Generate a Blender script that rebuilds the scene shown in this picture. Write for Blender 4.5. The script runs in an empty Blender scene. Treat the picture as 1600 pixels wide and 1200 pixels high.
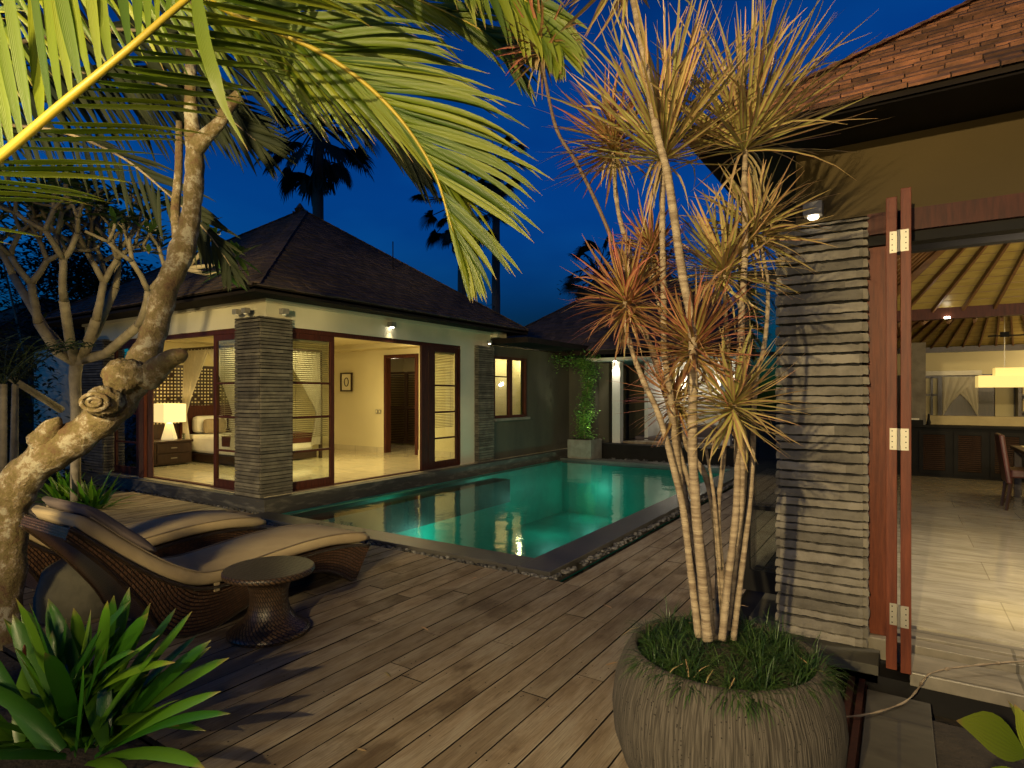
import bpy, math, random
from mathutils import Vector as V, Matrix
R_=random.Random(7)
S=bpy.context.scene; C=S.collection
rad=math.radians; PI=math.pi
# ---------------------------------------------------------------- camera
TH=math.atan(605/930.); HEYE=1.65
cd=bpy.data.cameras.new('camera'); cam=bpy.data.objects.new('camera',cd); C.objects.link(cam)
cam.location=(0,0,HEYE); cam.rotation_euler=(rad(90),0,TH)
cd.sensor_width=36; cd.lens=36*930/1600.; cd.shift_y=0.01; cd.clip_end=500; cd.clip_start=.05
S.camera=cam
FW=V((-math.sin(TH),math.cos(TH),0)); RT=V((math.cos(TH),math.sin(TH),0)); UP=V((0,0,1))
def at(px,py,D):            # real position of a thing seen in that direction and D metres ahead
    return V((0,0,HEYE))+FW*D+RT*((px-800)/930.*D)+UP*((616-py)/930.*D)
def ground(px,py,z=0.): return at(px,py,930.*(HEYE-z)/(py-616))
def dirv(r,u,f=0.): return (RT*r+UP*u+FW*f)
# ---------------------------------------------------------------- world and light
W=bpy.data.worlds.new('World'); S.world=W; W.use_nodes=True
nt=W.node_tree; nt.nodes.clear(); N=nt.nodes.new; L=nt.links.new
SUN_EL=-2.0; SUN_ROT=200
sky=N('ShaderNodeTexSky'); sky.sky_type='NISHITA'; sky.sun_disc=False
sky.sun_elevation=rad(SUN_EL); sky.sun_rotation=rad(SUN_ROT); sky.ozone_density=6; sky.dust_density=.2; sky.air_density=1.2
tc=N('ShaderNodeTexCoord'); no=N('ShaderNodeTexNoise'); no.inputs['Scale'].default_value=2.2; no.inputs['Detail'].default_value=4
mpn=N('ShaderNodeMapping'); mpn.inputs['Scale'].default_value=(1,1,2.6); L(tc.outputs['Generated'],mpn.inputs[0]); L(mpn.outputs[0],no.inputs['Vector'])
rp=N('ShaderNodeValToRGB'); rp.color_ramp.elements[0].position=.42; rp.color_ramp.elements[1].position=.75
rp.color_ramp.elements[0].color=(1,1,1,1); rp.color_ramp.elements[1].color=(2.6,1.75,1.4,1)
L(no.outputs['Fac'],rp.inputs[0])
mul=N('ShaderNodeMix'); mul.data_type='RGBA'; mul.blend_type='MULTIPLY'; mul.inputs[0].default_value=1
L(sky.outputs[0],mul.inputs[6]); L(rp.outputs[0],mul.inputs[7])
tint=N('ShaderNodeMix'); tint.data_type='RGBA'; tint.blend_type='MULTIPLY'; tint.inputs[0].default_value=1
tint.inputs[7].default_value=(.05,2.7,2.3,1); L(mul.outputs[2],tint.inputs[6])
sx=N('ShaderNodeSeparateXYZ'); L(tc.outputs['Generated'],sx.inputs[0]); zr=N('ShaderNodeValToRGB')   # deeper overhead, as dusk skies are
zr.color_ramp.elements[0].position=.0; zr.color_ramp.elements[0].color=(1.2,.86,.92,1); zr.color_ramp.elements[1].position=.75; zr.color_ramp.elements[1].color=(.22,.22,.25,1)
ze=zr.color_ramp.elements.new(.3); ze.color=(1,1,1,1); L(sx.outputs['Z'],zr.inputs[0])
zm=N('ShaderNodeMix'); zm.data_type='RGBA'; zm.blend_type='MULTIPLY'; zm.inputs[0].default_value=1; L(tint.outputs[2],zm.inputs[6]); L(zr.outputs[0],zm.inputs[7])
bg=N('ShaderNodeBackground'); bg.inputs[1].default_value=1.0; L(zm.outputs[2],bg.inputs[0])
wo=N('ShaderNodeOutputWorld'); L(bg.outputs[0],wo.inputs[0])
ld=bpy.data.lights.new('dusk_sun','SUN'); ld.energy=.004; ld.angle=rad(20); ld.color=(.45,.6,1)
lo=bpy.data.objects.new('dusk_sun',ld); C.objects.link(lo); lo.rotation_euler=(rad(60),0,rad(150))
S.view_settings.view_transform='Standard'; S.view_settings.look='None'; S.view_settings.exposure=0; S.view_settings.gamma=1
try:
    S.cycles.use_denoising=True; S.cycles.max_bounces=8; S.cycles.transparent_max_bounces=24; S.cycles.sample_clamp_indirect=4
    S.cycles.caustics_reflective=False; S.cycles.caustics_refractive=False; S.cycles.blur_glossy=1.0; S.cycles.use_adaptive_sampling=False; S.cycles.use_light_tree=True
except Exception: pass
WARM=(1,.74,.36); WARM2=(1,.80,.50)
def lamp(kind,name,loc,power,color=WARM,radius=.05,target=None,angle=60,blend=.5,size=None):
    d=bpy.data.lights.new(name,kind); d.energy=power; d.color=color
    if kind in('POINT','SPOT'): d.shadow_soft_size=radius
    if kind=='SPOT': d.spot_size=rad(angle); d.spot_blend=blend
    if kind=='AREA': d.shape='RECTANGLE'; d.size,d.size_y=size
    o=bpy.data.objects.new(name,d); C.objects.link(o); o.location=loc
    if target is not None: o.rotation_euler=(V(target)-V(loc)).to_track_quat('-Z','Y').to_euler()
    return o
# key garden spots and added fill lamps (their fixtures are built further down)
KEY1=(-.35,-2.6,2.75); KEY2=(-2.3,.45,.28); KEY3=(-1.6,-3.4,3.1)
GW=(1,.77,.38)
lamp('SPOT','garden_spot_light',KEY1,1700,GW,.03,(-.8,3.0,1.9),70,.7)
lamp('SPOT','villa_fill_light',KEY3,4600,(1,.77,.34),.35,(-7.4,7.6,2.3),48,.8)  # added unseen flood that brightens the villa facade
lamp('POINT','warm_fill_light',(1.6,-2.9,1.95),330,GW,.22)  # added warm fill from behind the camera, source unseen
lamp('POINT','low_fill_light',(-3.1,-1.5,1.35),190,GW,.18)  # added low fill for the lily, loungers and left deck, unseen
lamp('SPOT','frond_spot_light',KEY2,50,(1,.84,.3),.04,(-2.5,1.6,2.6),100,.7)
lamp('SPOT','plumeria_fill_light',(-9.2,1.9,.25),130,(1,.80,.48),.04,(-12.2,5.0,1.9),120,.8)  # added unseen spot that warms the plumeria and white wall
# villa interior
lamp('AREA','villa_ceiling_light',(-10.3,7.6,2.86),175,(1,.79,.34),size=(2.4,2.0),target=(-10.3,7.6,0))
lamp('POINT','villa_hall_light',(-8.9,9.6,2.6),40,(1,.80,.38),.12)
lamp('POINT','hall_light',(-11.3,11.6,2.5),14,(1,.85,.6),.1)
lamp('POINT','bath_light',(-8.9,14.2,2.7),60,(1,.84,.5),.15)
# pavilion interior
lamp('AREA','pavilion_light_near',(1.9,4.98,2.52),125,(1,.84,.6),size=(2.6,.3),target=(1.3,7.6,0))
lamp('POINT','pavilion_uplight',(2.9,6.9,2.2),75,(1,.78,.30),.2)
lamp('POINT','dining_light',(2.6,11.4,2.1),60,(1,.72,.32),.2)
lamp('POINT','kitchen_light',(2.7,14.2,2.2),36,(1,.76,.4),.15)
# pool lights
for y in (6.6,9.3,12.0): lamp('POINT','pool_light',(-3.5,y,-.75),15,(.5,1,.84),.12)
for y in (7.5,11.0,13.0): lamp('POINT','pool_light',(-6.2,y,-.7),12,(.45,1,.85),.12)
lamp('POINT','pool_light',(-5.6,5.9,-.8),9,(.5,1,.84),.12)
lamp('POINT','channel_light',(-7.0,7.2,-.3),3.0,(.5,1,.8),.05)
lamp('POINT','channel_light',(-7.0,10.0,-.3),3.0,(.5,1,.8),.05)

# ---------------------------------------------------------------- materials
def nodes(name):
    m=bpy.data.materials.new(name); m.use_nodes=True; n=m.node_tree; n.nodes.clear(); return m,n
def mat(name,col,rough=.6,col2=None,scale=5.,bump=0.,bscale=None,metal=0.,spec=.5,detail=4,stretch=(1,1,1),coord='Object',contrast=(.35,.65),island=0.,emit=None,estr=0,trans=0.,sheen=0.,col3=None,rvar=0.,streak=None):
    m,n=nodes(name); A=n.nodes.new; K=n.links.new
    b=A('ShaderNodeBsdfPrincipled'); o=A('ShaderNodeOutputMaterial'); out=b.outputs[0]
    b.inputs['Roughness'].default_value=rough; b.inputs['Metallic'].default_value=metal
    b.inputs['Specular IOR Level'].default_value=spec; b.inputs['Base Color'].default_value=(*col,1)
    t=A('ShaderNodeTexCoord'); mp=A('ShaderNodeMapping'); mp.inputs['Scale'].default_value=stretch
    K(t.outputs[coord],mp.inputs[0]); cout=None
    if col2:
        q=A('ShaderNodeTexNoise'); q.inputs['Scale'].default_value=scale; q.inputs['Detail'].default_value=detail; q.inputs['Roughness'].default_value=.6
        K(mp.outputs[0],q.inputs['Vector'])
        r=A('ShaderNodeValToRGB'); r.color_ramp.elements[0].position=contrast[0]; r.color_ramp.elements[1].position=contrast[1]
        r.color_ramp.elements[0].color=(*col,1); r.color_ramp.elements[1].color=(*col2,1)
        if col3:
            e=r.color_ramp.elements.new((contrast[0]+contrast[1])/2); e.color=(*col3,1)
        K(q.outputs['Fac'],r.inputs[0]); cout=r.outputs[0]
        if rvar:
            mr=A('ShaderNodeMapRange'); mr.inputs[3].default_value=rough-rvar; mr.inputs[4].default_value=rough+rvar
            K(q.outputs['Fac'],mr.inputs[0]); K(mr.outputs[0],b.inputs['Roughness'])
    if island:
        g=A('ShaderNodeNewGeometry'); h=A('ShaderNodeHueSaturation')
        mr=A('ShaderNodeMapRange'); mr.inputs[3].default_value=1-island; mr.inputs[4].default_value=1+island
        K(g.outputs['Random Per Island'],mr.inputs[0]); K(mr.outputs[0],h.inputs['Value'])
        if cout: K(cout,h.inputs['Color'])
        else: h.inputs['Color'].default_value=(*col,1)
        cout=h.outputs[0]
    if cout: K(cout,b.inputs['Base Color'])
    if bump:
        q2=A('ShaderNodeTexNoise'); q2.inputs['Scale'].default_value=bscale or scale*3; q2.inputs['Detail'].default_value=5
        K(mp.outputs[0],q2.inputs['Vector'])
        bp=A('ShaderNodeBump'); bp.inputs['Strength'].default_value=bump; bp.inputs['Distance'].default_value=.02
        K(q2.outputs['Fac'],bp.inputs['Height']); K(bp.outputs[0],b.inputs['Normal'])
    if emit:
        b.inputs['Emission Color'].default_value=(*emit,1); b.inputs['Emission Strength'].default_value=estr
    if trans:
        tr=A('ShaderNodeBsdfTranslucent'); mx=A('ShaderNodeMixShader'); mx.inputs[0].default_value=trans
        if cout: K(cout,tr.inputs[0])
        else: tr.inputs[0].default_value=(*col,1)
        K(b.outputs[0],mx.inputs[1]); K(tr.outputs[0],mx.inputs[2]); out=mx.outputs[0]
    K(out,o.inputs[0]); return m
def leafmat(name,base,tip,edge=None,rough=.35,trans=.35,var=.35,ribs=0,dry=None):
    m,n=nodes(name); A=n.nodes.new; K=n.links.new
    uv=A('ShaderNodeUVMap'); sp=A('ShaderNodeSeparateXYZ'); K(uv.outputs[0],sp.inputs[0])
    r=A('ShaderNodeValToRGB'); r.color_ramp.elements[0].color=(*base,1); r.color_ramp.elements[1].color=(*tip,1)
    r.color_ramp.elements[0].position=.1; r.color_ramp.elements[1].position=.9
    if dry: xx=r.color_ramp.elements.new(.93); xx.color=(*tip,1); r.color_ramp.elements[-1].position=1; r.color_ramp.elements[-1].color=(*dry,1)
    K(sp.outputs['Y'],r.inputs[0]); c=r.outputs[0]
    if edge:
        mt=A('ShaderNodeMath'); mt.operation='ABSOLUTE'; s=A('ShaderNodeMath'); s.operation='SUBTRACT'; s.inputs[1].default_value=.5
        K(sp.outputs['X'],s.inputs[0]); K(s.outputs[0],mt.inputs[0])
        mr=A('ShaderNodeMapRange'); mr.inputs[1].default_value=.18; mr.inputs[2].default_value=.42; K(mt.outputs[0],mr.inputs[0])
        mx=A('ShaderNodeMix'); mx.data_type='RGBA'; mx.inputs[7].default_value=(*edge,1)
        K(mr.outputs[0],mx.inputs[0]); K(c,mx.inputs[6]); c=mx.outputs[2]
    g=A('ShaderNodeNewGeometry'); h=A('ShaderNodeHueSaturation'); mr=A('ShaderNodeMapRange'); mr.inputs[3].default_value=1-var; mr.inputs[4].default_value=1+var
    K(g.outputs['Random Per Island'],mr.inputs[0]); K(mr.outputs[0],h.inputs['Value'])
    mh=A('ShaderNodeMapRange'); mh.inputs[3].default_value=.53; mh.inputs[4].default_value=.47
    K(g.outputs['Random Per Island'],mh.inputs[0]); K(mh.outputs[0],h.inputs['Hue']); K(c,h.inputs['Color']); c=h.outputs[0]
    b=A('ShaderNodeBsdfPrincipled'); b.inputs['Roughness'].default_value=rough; K(c,b.inputs['Base Color'])
    if ribs:
        wv=A('ShaderNodeTexWave'); wv.inputs['Scale'].default_value=ribs; wv.inputs['Distortion'].default_value=0; K(uv.outputs[0],wv.inputs['Vector'])
        bp=A('ShaderNodeBump'); bp.inputs['Strength'].default_value=.25; bp.inputs['Distance'].default_value=.004; K(wv.outputs['Fac'],bp.inputs['Height']); K(bp.outputs[0],b.inputs['Normal'])
    t=A('ShaderNodeBsdfTranslucent'); K(c,t.inputs[0]); x=A('ShaderNodeMixShader'); x.inputs[0].default_value=trans
    K(b.outputs[0],x.inputs[1]); K(t.outputs[0],x.inputs[2]); o=A('ShaderNodeOutputMaterial'); K(x.outputs[0],o.inputs[0]); return m
def glassmat(name,tint=(.9,.93,.9),refl=.1):
    m,n=nodes(name); A=n.nodes.new; K=n.links.new
    t=A('ShaderNodeBsdfTransparent'); t.inputs[0].default_value=(*tint,1); g=A('ShaderNodeBsdfGlossy'); g.inputs['Roughness'].default_value=.02
    x=A('ShaderNodeMixShader'); f=A('ShaderNodeLayerWeight'); f.inputs[0].default_value=refl
    mr=A('ShaderNodeMapRange'); mr.inputs[3].default_value=refl*.6; mr.inputs[4].default_value=1; K(f.outputs['Fresnel'],mr.inputs[0])
    K(mr.outputs[0],x.inputs[0]); K(t.outputs[0],x.inputs[1]); K(g.outputs[0],x.inputs[2]); o=A('ShaderNodeOutputMaterial'); K(x.outputs[0],o.inputs[0]); return m
def uvweave(name,c1,c2,su,sv,rough=.4,bump=.6,gap=.12,diag=False,spec=.5):
    m,n=nodes(name); A=n.nodes.new; K=n.links.new
    uv=A('ShaderNodeUVMap'); mp=A('ShaderNodeMapping'); mp.inputs['Scale'].default_value=(su,sv,1); mp.inputs['Rotation'].default_value=(0,0,rad(45) if diag else 0)
    K(uv.outputs[0],mp.inputs[0])
    br=A('ShaderNodeTexBrick'); br.inputs['Scale'].default_value=1; br.inputs['Mortar Size'].default_value=gap; br.inputs['Mortar Smooth'].default_value=.6
    br.inputs['Brick Width'].default_value=2; br.inputs['Row Height'].default_value=1; br.offset=.5
    br.inputs['Color1'].default_value=(*c1,1); br.inputs['Color2'].default_value=(*c2,1); br.inputs['Mortar'].default_value=(c1[0]*.12,c1[1]*.12,c1[2]*.12,1)
    K(mp.outputs[0],br.inputs['Vector'])
    b=A('ShaderNodeBsdfPrincipled'); b.inputs['Roughness'].default_value=rough; K(br.outputs['Color'],b.inputs['Base Color'])
    iv=A('ShaderNodeMath'); iv.operation='SUBTRACT'; iv.inputs[0].default_value=1; K(br.outputs['Fac'],iv.inputs[1])
    bp=A('ShaderNodeBump'); bp.inputs['Strength'].default_value=bump; bp.inputs['Distance'].default_value=.01; K(iv.outputs[0],bp.inputs['Height']); K(bp.outputs[0],b.inputs['Normal'])
    o=A('ShaderNodeOutputMaterial'); K(b.outputs[0],o.inputs[0]); return m
def tiles(name,c1,c2,mort,w,h,rough=.15,rot=0,msize=.008,vein=None):
    m,n=nodes(name); A=n.nodes.new; K=n.links.new
    t=A('ShaderNodeTexCoord'); mp=A('ShaderNodeMapping'); mp.inputs['Rotation'].default_value=(0,0,rad(rot)); K(t.outputs['Object'],mp.inputs[0])
    br=A('ShaderNodeTexBrick'); br.inputs['Scale'].default_value=1; br.inputs['Mortar Size'].default_value=msize
    br.inputs['Brick Width'].default_value=w; br.inputs['Row Height'].default_value=h
    br.inputs['Color1'].default_value=(*c1,1); br.inputs['Color2'].default_value=(*c2,1); br.inputs['Mortar'].default_value=(*mort,1)
    K(mp.outputs[0],br.inputs['Vector']); c=br.outputs['Color']
    mp2=A('ShaderNodeMapping'); mp2.inputs['Scale'].default_value=(1.2,5,1); K(t.outputs['Object'],mp2.inputs[0])
    q=A('ShaderNodeTexNoise'); q.inputs['Scale'].default_value=2.2; q.inputs['Detail'].default_value=7; q.inputs['Roughness'].default_value=.65; q.inputs['Distortion'].default_value=.8; K(mp2.outputs[0],q.inputs['Vector'])
    r=A('ShaderNodeValToRGB'); r.color_ramp.elements[0].position=.3; r.color_ramp.elements[1].position=.7
    v=vein or (.6,.6,.6); r.color_ramp.elements[0].color=(*v,1); r.color_ramp.elements[1].color=(1.1,1.1,1.1,1); K(q.outputs['Fac'],r.inputs[0])
    x=A('ShaderNodeMix'); x.data_type='RGBA'; x.blend_type='MULTIPLY'; x.inputs[0].default_value=1; K(c,x.inputs[6]); K(r.outputs[0],x.inputs[7])
    b=A('ShaderNodeBsdfPrincipled'); K(x.outputs[2],b.inputs['Base Color'])
    mr=A('ShaderNodeMapRange'); mr.inputs[3].default_value=rough*.7; mr.inputs[4].default_value=rough*1.6; K(q.outputs['Fac'],mr.inputs[0]); K(mr.outputs[0],b.inputs['Roughness'])
    o=A('ShaderNodeOutputMaterial'); K(b.outputs[0],o.inputs[0]); return m
def watermat():
    m,n=nodes('water'); A=n.nodes.new; K=n.links.new
    t=A('ShaderNodeBsdfTransparent'); t.inputs[0].default_value=(.5,.93,.84,1); g=A('ShaderNodeBsdfGlossy'); g.inputs['Roughness'].default_value=.06; g.inputs[0].default_value=(1,1,1,1)
    tc=A('ShaderNodeTexCoord'); q=A('ShaderNodeTexNoise'); q.inputs['Scale'].default_value=3.2; q.inputs['Detail'].default_value=3; K(tc.outputs['Object'],q.inputs['Vector'])
    bp=A('ShaderNodeBump'); bp.inputs['Strength'].default_value=.10; bp.inputs['Distance'].default_value=.05; K(q.outputs['Fac'],bp.inputs['Height'])
    f=A('ShaderNodeFresnel'); f.inputs[0].default_value=1.33; x=A('ShaderNodeMixShader')
    K(bp.outputs[0],g.inputs['Normal']); K(f.outputs[0],x.inputs[0]); K(t.outputs[0],x.inputs[1]); K(g.outputs[0],x.inputs[2])
    o=A('ShaderNodeOutputMaterial'); K(x.outputs[0],o.inputs[0]); return m
MT={}
MT['plaster']=mat('cream_plaster',(.60,.55,.40),.85,(.54,.49,.35),1.3,bump=.08,bscale=40)
MT['plaster_in']=mat('inner_plaster',(.66,.58,.34),.8,(.62,.54,.31),.8)
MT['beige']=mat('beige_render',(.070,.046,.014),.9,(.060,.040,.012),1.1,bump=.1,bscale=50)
MT['white']=mat('white_render',(.62,.60,.55),.85,(.55,.53,.48),1.5)
MT['darkwall']=mat('dark_render',(.075,.068,.045),.8,(.045,.04,.03),1.4,bump=.25,bscale=18,contrast=(.3,.7),detail=8,stretch=(1,1,.35))
MT['slate']=mat('stacked_slate',(.20,.178,.142),.85,(.115,.10,.078),6,bump=.5,bscale=30,island=.3)
MT['slate_far']=mat('split_slate',(.135,.118,.085),.85,(.075,.064,.048),5,bump=.4,bscale=40,island=.35)
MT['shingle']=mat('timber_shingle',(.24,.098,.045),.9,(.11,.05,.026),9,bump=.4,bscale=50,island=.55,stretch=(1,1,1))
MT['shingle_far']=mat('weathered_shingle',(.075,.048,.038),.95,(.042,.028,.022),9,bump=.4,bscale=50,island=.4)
MT['roofdark']=mat('dark_timber',(.010,.007,.005),.9,(.016,.011,.008),3,spec=.2)
MT['redwood']=mat('red_wood',(.16,.040,.016),.5,(.085,.020,.009),9,spec=.25,bump=.12,bscale=60,stretch=(6,6,.5),contrast=(.3,.7))
MT['darkwood']=mat('dark_red_wood',(.075,.020,.010),.55,(.04,.011,.006),8,spec=.2,stretch=(5,5,.6))
MT['black']=mat('black_paint_and_gap_shade',(.006,.005,.0045),.7,(.010,.009,.008),4,spec=.2)
MT['furn']=mat('espresso_wood',(.045,.022,.012),.35,(.025,.012,.007),8,stretch=(5,5,.6))
MT['ceilwood']=mat('ceiling_board',(.36,.26,.07),.36,(.27,.19,.045),5,stretch=(1,1,8),bump=.1,bscale=20,rvar=.12)
MT['platform']=mat('platform_stone',(.05,.045,.036),.6,(.20,.18,.14),5,bump=.4,bscale=22,contrast=(.5,.8),detail=8,stretch=(.6,.6,3))
MT['coping']=mat('pool_coping_stone',(.040,.037,.033),.42,(.075,.068,.058),2.2,bump=.15,bscale=40,rvar=.12)
MT['basin']=mat('pool_tile',(.02,.36,.27),.5,(.012,.24,.18),1.1)
MT['water']=watermat()
MT['vfloor']=tiles('villa_marble',(.60,.52,.34),(.55,.48,.31),(.35,.3,.2),.8,.8,.06,vein=(.85,.85,.85))
MT['pfloor']=tiles('pavilion_marble',(.44,.40,.31),(.37,.335,.26),(.27,.24,.18),1.2,.6,.09,msize=.004,vein=(.58,.56,.5))
MT['step']=tiles('step_stone',(.24,.21,.16),(.20,.175,.13),(.1,.09,.07),1.1,.5,.35,vein=(.55,.55,.55))
MT['paver']=tiles('paver_stone',(.06,.052,.036),(.05,.043,.03),(.04,.035,.03),3,.9,.55,vein=(.45,.45,.45))
def deckmat():
    m,n=nodes('weathered_deck'); A=n.nodes.new; K=n.links.new
    t=A('ShaderNodeTexCoord'); g=A('ShaderNodeNewGeometry')
    def nz(scale,st,det=6,rough=.6,dist=0.):
        mp=A('ShaderNodeMapping'); mp.inputs['Scale'].default_value=st; K(t.outputs['Object'],mp.inputs[0])
        off=A('ShaderNodeVectorMath'); off.operation='ADD'; cx=A('ShaderNodeCombineXYZ'); ml=A('ShaderNodeMath'); ml.operation='MULTIPLY'; ml.inputs[1].default_value=40
        K(g.outputs['Random Per Island'],ml.inputs[0]); K(ml.outputs[0],cx.inputs[2]); K(mp.outputs[0],off.inputs[0]); K(cx.outputs[0],off.inputs[1])
        q=A('ShaderNodeTexNoise'); q.inputs['Scale'].default_value=scale; q.inputs['Detail'].default_value=det; q.inputs['Roughness'].default_value=rough; q.inputs['Distortion'].default_value=dist; K(off.outputs[0],q.inputs['Vector']); return q.outputs['Fac']
    def ramp(f,stops):
        r=A('ShaderNodeValToRGB'); e=r.color_ramp.elements; e[0].position,e[0].color=stops[0][0],(*stops[0][1],1); e[1].position,e[1].color=stops[-1][0],(*stops[-1][1],1)
        for p,c in stops[1:-1]: x=e.new(p); x.color=(*c,1)
        K(f,r.inputs[0]); return r.outputs[0]
    def mulc(x,y,f=1.):
        m_=A('ShaderNodeMix'); m_.data_type='RGBA'; m_.blend_type='MULTIPLY'; m_.inputs[0].default_value=f; K(x,m_.inputs[6]); K(y,m_.inputs[7]); return m_.outputs[2]
    bl=ramp(nz(1.0,(9,2.2,1),8,.65),[(.30,(.15,.105,.06)),(.47,(.235,.18,.12)),(.62,(.29,.24,.175))])
    gr=ramp(nz(1.0,(190,5,1),5,.7,.6),[(.32,(.55,.52,.48)),(.50,(.95,.95,.95)),(.70,(1.15,1.15,1.15))])
    st=ramp(nz(1.0,(2.6,1.7,1),7,.6),[(.36,(.55,.50,.44)),(.46,(1,1,1)),(.6,(1,1,1))])
    ds=ramp(g.outputs['Random Per Island'],[(0,(.74,.72,.70)),(.4,(.95,.93,.88)),(.75,(1.08,1.08,1.08)),(1,(1.2,1.12,1.0))])
    c=mulc(mulc(mulc(bl,gr),st),ds)
    b=A('ShaderNodeBsdfPrincipled'); b.inputs['Roughness'].default_value=.72; b.inputs['Specular IOR Level'].default_value=.35; K(c,b.inputs['Base Color'])
    bp=A('ShaderNodeBump'); bp.inputs['Strength'].default_value=.5; bp.inputs['Distance'].default_value=.006; K(gr,bp.inputs['Height']); K(bp.outputs[0],b.inputs['Normal'])
    o=A('ShaderNodeOutputMaterial'); K(b.outputs[0],o.inputs[0]); return m
MT['deck']=deckmat()
MT['soil']=mat('dark_soil',(.018,.013,.009),.95,(.035,.025,.016),9,bump=.8,bscale=30)
MT['pebble']=mat('river_pebble',(.11,.105,.10),.6,(.06,.055,.05),14,island=.9)
MT['glass']=glassmat('door_glass'); MT['glass2']=glassmat('dark_glass',(.75,.78,.74),.16)
MT['steel']=mat('brushed_steel',(.36,.33,.26),.5,metal=.7)
MT['ledge']=mat('ledge_stone',(.42,.34,.17),.7,(.35,.28,.14),4)
MT['lampgrey']=mat('lamp_housing',(.24,.22,.2),.5,(.18,.17,.15),20)
MT['blind']=mat('wood_blind_slat',(.42,.34,.18),.6,island=.1,trans=.25)
MT['netting']=mat('canopy_net',(.75,.70,.55),.9,(.66,.6,.46),14,trans=.45,stretch=(3,3,.4))
MT['linen']=mat('bed_linen',(.78,.75,.66),.8,(.7,.66,.56),4,bump=.4,bscale=7)
MT['shade']=mat('lamp_shade_fabric',(.9,.8,.5),.8,emit=(1,.72,.28),estr=.95)
MT['lampbase']=mat('lamp_base',(.85,.78,.58),.5,emit=(1,.78,.4),estr=.35)
MT['pendant']=mat('pendant_shade',(.85,.7,.35),.7,emit=(1,.70,.20),estr=.72)
MT['bulb']=mat('lit_lens',(1,.9,.7),.3,emit=(1,.86,.6),estr=9)
MT['bulb2']=mat('bright_lens',(1,.9,.7),.3,emit=(1,.9,.7),estr=25)
MT['cushion']=mat('lounger_cushion',(.36,.28,.17),.95,(.30,.225,.135),3,bump=.25,bscale=9,sheen=.3)
MT['pillow']=mat('headrest_cover',(.12,.09,.085),.85,(.09,.07,.068),4,bump=.3,bscale=12)
MT['wicker']=uvweave('brown_wicker',(.11,.056,.032),(.06,.031,.018),52,40,.28,1.0,gap=.2)
MT['wicker_t']=uvweave('table_wicker',(.085,.05,.026),(.05,.028,.016),44,44,.38,1.0,gap=.2,diag=True)
MT['wicker_d']=uvweave('table_top_wicker',(.06,.045,.03),(.035,.026,.017),46,40,.38,.9,gap=.18)
MT['concrete']=mat('planter_concrete',(.22,.20,.16),.8,(.15,.13,.10),5,bump=.3,bscale=40)
MT['piping']=mat('cushion_piping',(.20,.155,.11),.9)
MT['boulder']=mat('boulder_stone',(.10,.09,.065),.85,(.06,.055,.04),4,bump=.5,bscale=14)
MT['art']=mat('art_paper',(.7,.62,.4),.8)
MT['artdark']=mat('art_ink',(.05,.04,.03),.8)
MT['leather']=mat('red_leather',(.085,.022,.014),.45,(.06,.015,.01),5)
MT['bark']=None
def build_bark():
    m,n=nodes('patchy_bark'); A=n.nodes.new; K=n.links.new
    t=A('ShaderNodeTexCoord'); q=A('ShaderNodeTexNoise'); q.inputs['Scale'].default_value=7.0; q.inputs['Detail'].default_value=12; q.inputs['Roughness'].default_value=.74; K(t.outputs['Object'],q.inputs['Vector'])
    r=A('ShaderNodeValToRGB'); e=r.color_ramp.elements; e[0].position=.30; e[0].color=(.05,.028,.013,1); e[1].position=.74; e[1].color=(.31,.28,.215,1)
    a=e.new(.40); a.color=(.10,.055,.026,1); a=e.new(.475); a.color=(.11,.085,.03,1); a=e.new(.53); a.color=(.16,.11,.065,1); a=e.new(.57); a.color=(.27,.24,.18,1)
    K(q.outputs['Fac'],r.inputs[0]); b=A('ShaderNodeBsdfPrincipled'); b.inputs['Roughness'].default_value=.8; K(r.outputs[0],b.inputs['Base Color'])
    v=A('ShaderNodeTexNoise'); v.inputs['Scale'].default_value=26; v.inputs['Detail'].default_value=7; v.inputs['Distortion'].default_value=1.2; K(t.outputs['Object'],v.inputs['Vector'])
    bp=A('ShaderNodeBump'); bp.inputs['Strength'].default_value=1; bp.inputs['Distance'].default_value=.012; K(v.outputs['Fac'],bp.inputs['Height'])
    bp2=A('ShaderNodeBump'); bp2.inputs['Strength'].default_value=.8; bp2.inputs['Distance'].default_value=.03; K(q.outputs['Fac'],bp2.inputs['Height']); K(bp.outputs[0],bp2.inputs['Normal']); K(bp2.outputs[0],b.inputs['Normal'])
    o=A('ShaderNodeOutputMaterial'); K(b.outputs[0],o.inputs[0]); return m
MT['bark']=build_bark()
MT['plumbark']=mat('plumeria_bark',(.26,.215,.14),.75,(.15,.12,.075),7,bump=.4,bscale=24)
MT['cane']=mat('dracaena_cane',(.30,.235,.155),.8,(.15,.105,.065),6,bump=.5,bscale=18,stretch=(1,1,9),contrast=(.38,.62))
MT['canedark']=mat('dark_cane',(.13,.08,.05),.7,(.08,.05,.03),6,stretch=(1,1,9))
MT['dleaf']=leafmat('dracaena_leaf',(.40,.39,.10),(.37,.29,.11),(.36,.20,.12),.4,.3,.4)
MT['dleafr']=leafmat('dracaena_leaf_red',(.38,.31,.08),(.30,.135,.075),(.31,.095,.065),.4,.3,.4)
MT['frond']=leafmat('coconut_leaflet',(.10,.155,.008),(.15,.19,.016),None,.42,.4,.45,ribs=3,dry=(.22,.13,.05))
MT['frondd']=leafmat('shaded_leaflet',(.012,.020,.004),(.018,.026,.005),None,.75,.35,.4)  # dark copy of the coconut leaflet, shade put into its colour
MT['rachis']=mat('yellow_rachis',(.36,.26,.02),.45,(.28,.21,.02),4)
MT['lily']=leafmat('lily_leaf',(.055,.16,.010),(.08,.21,.014),None,.28,.3,.45,ribs=6,dry=(.25,.2,.05))
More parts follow.
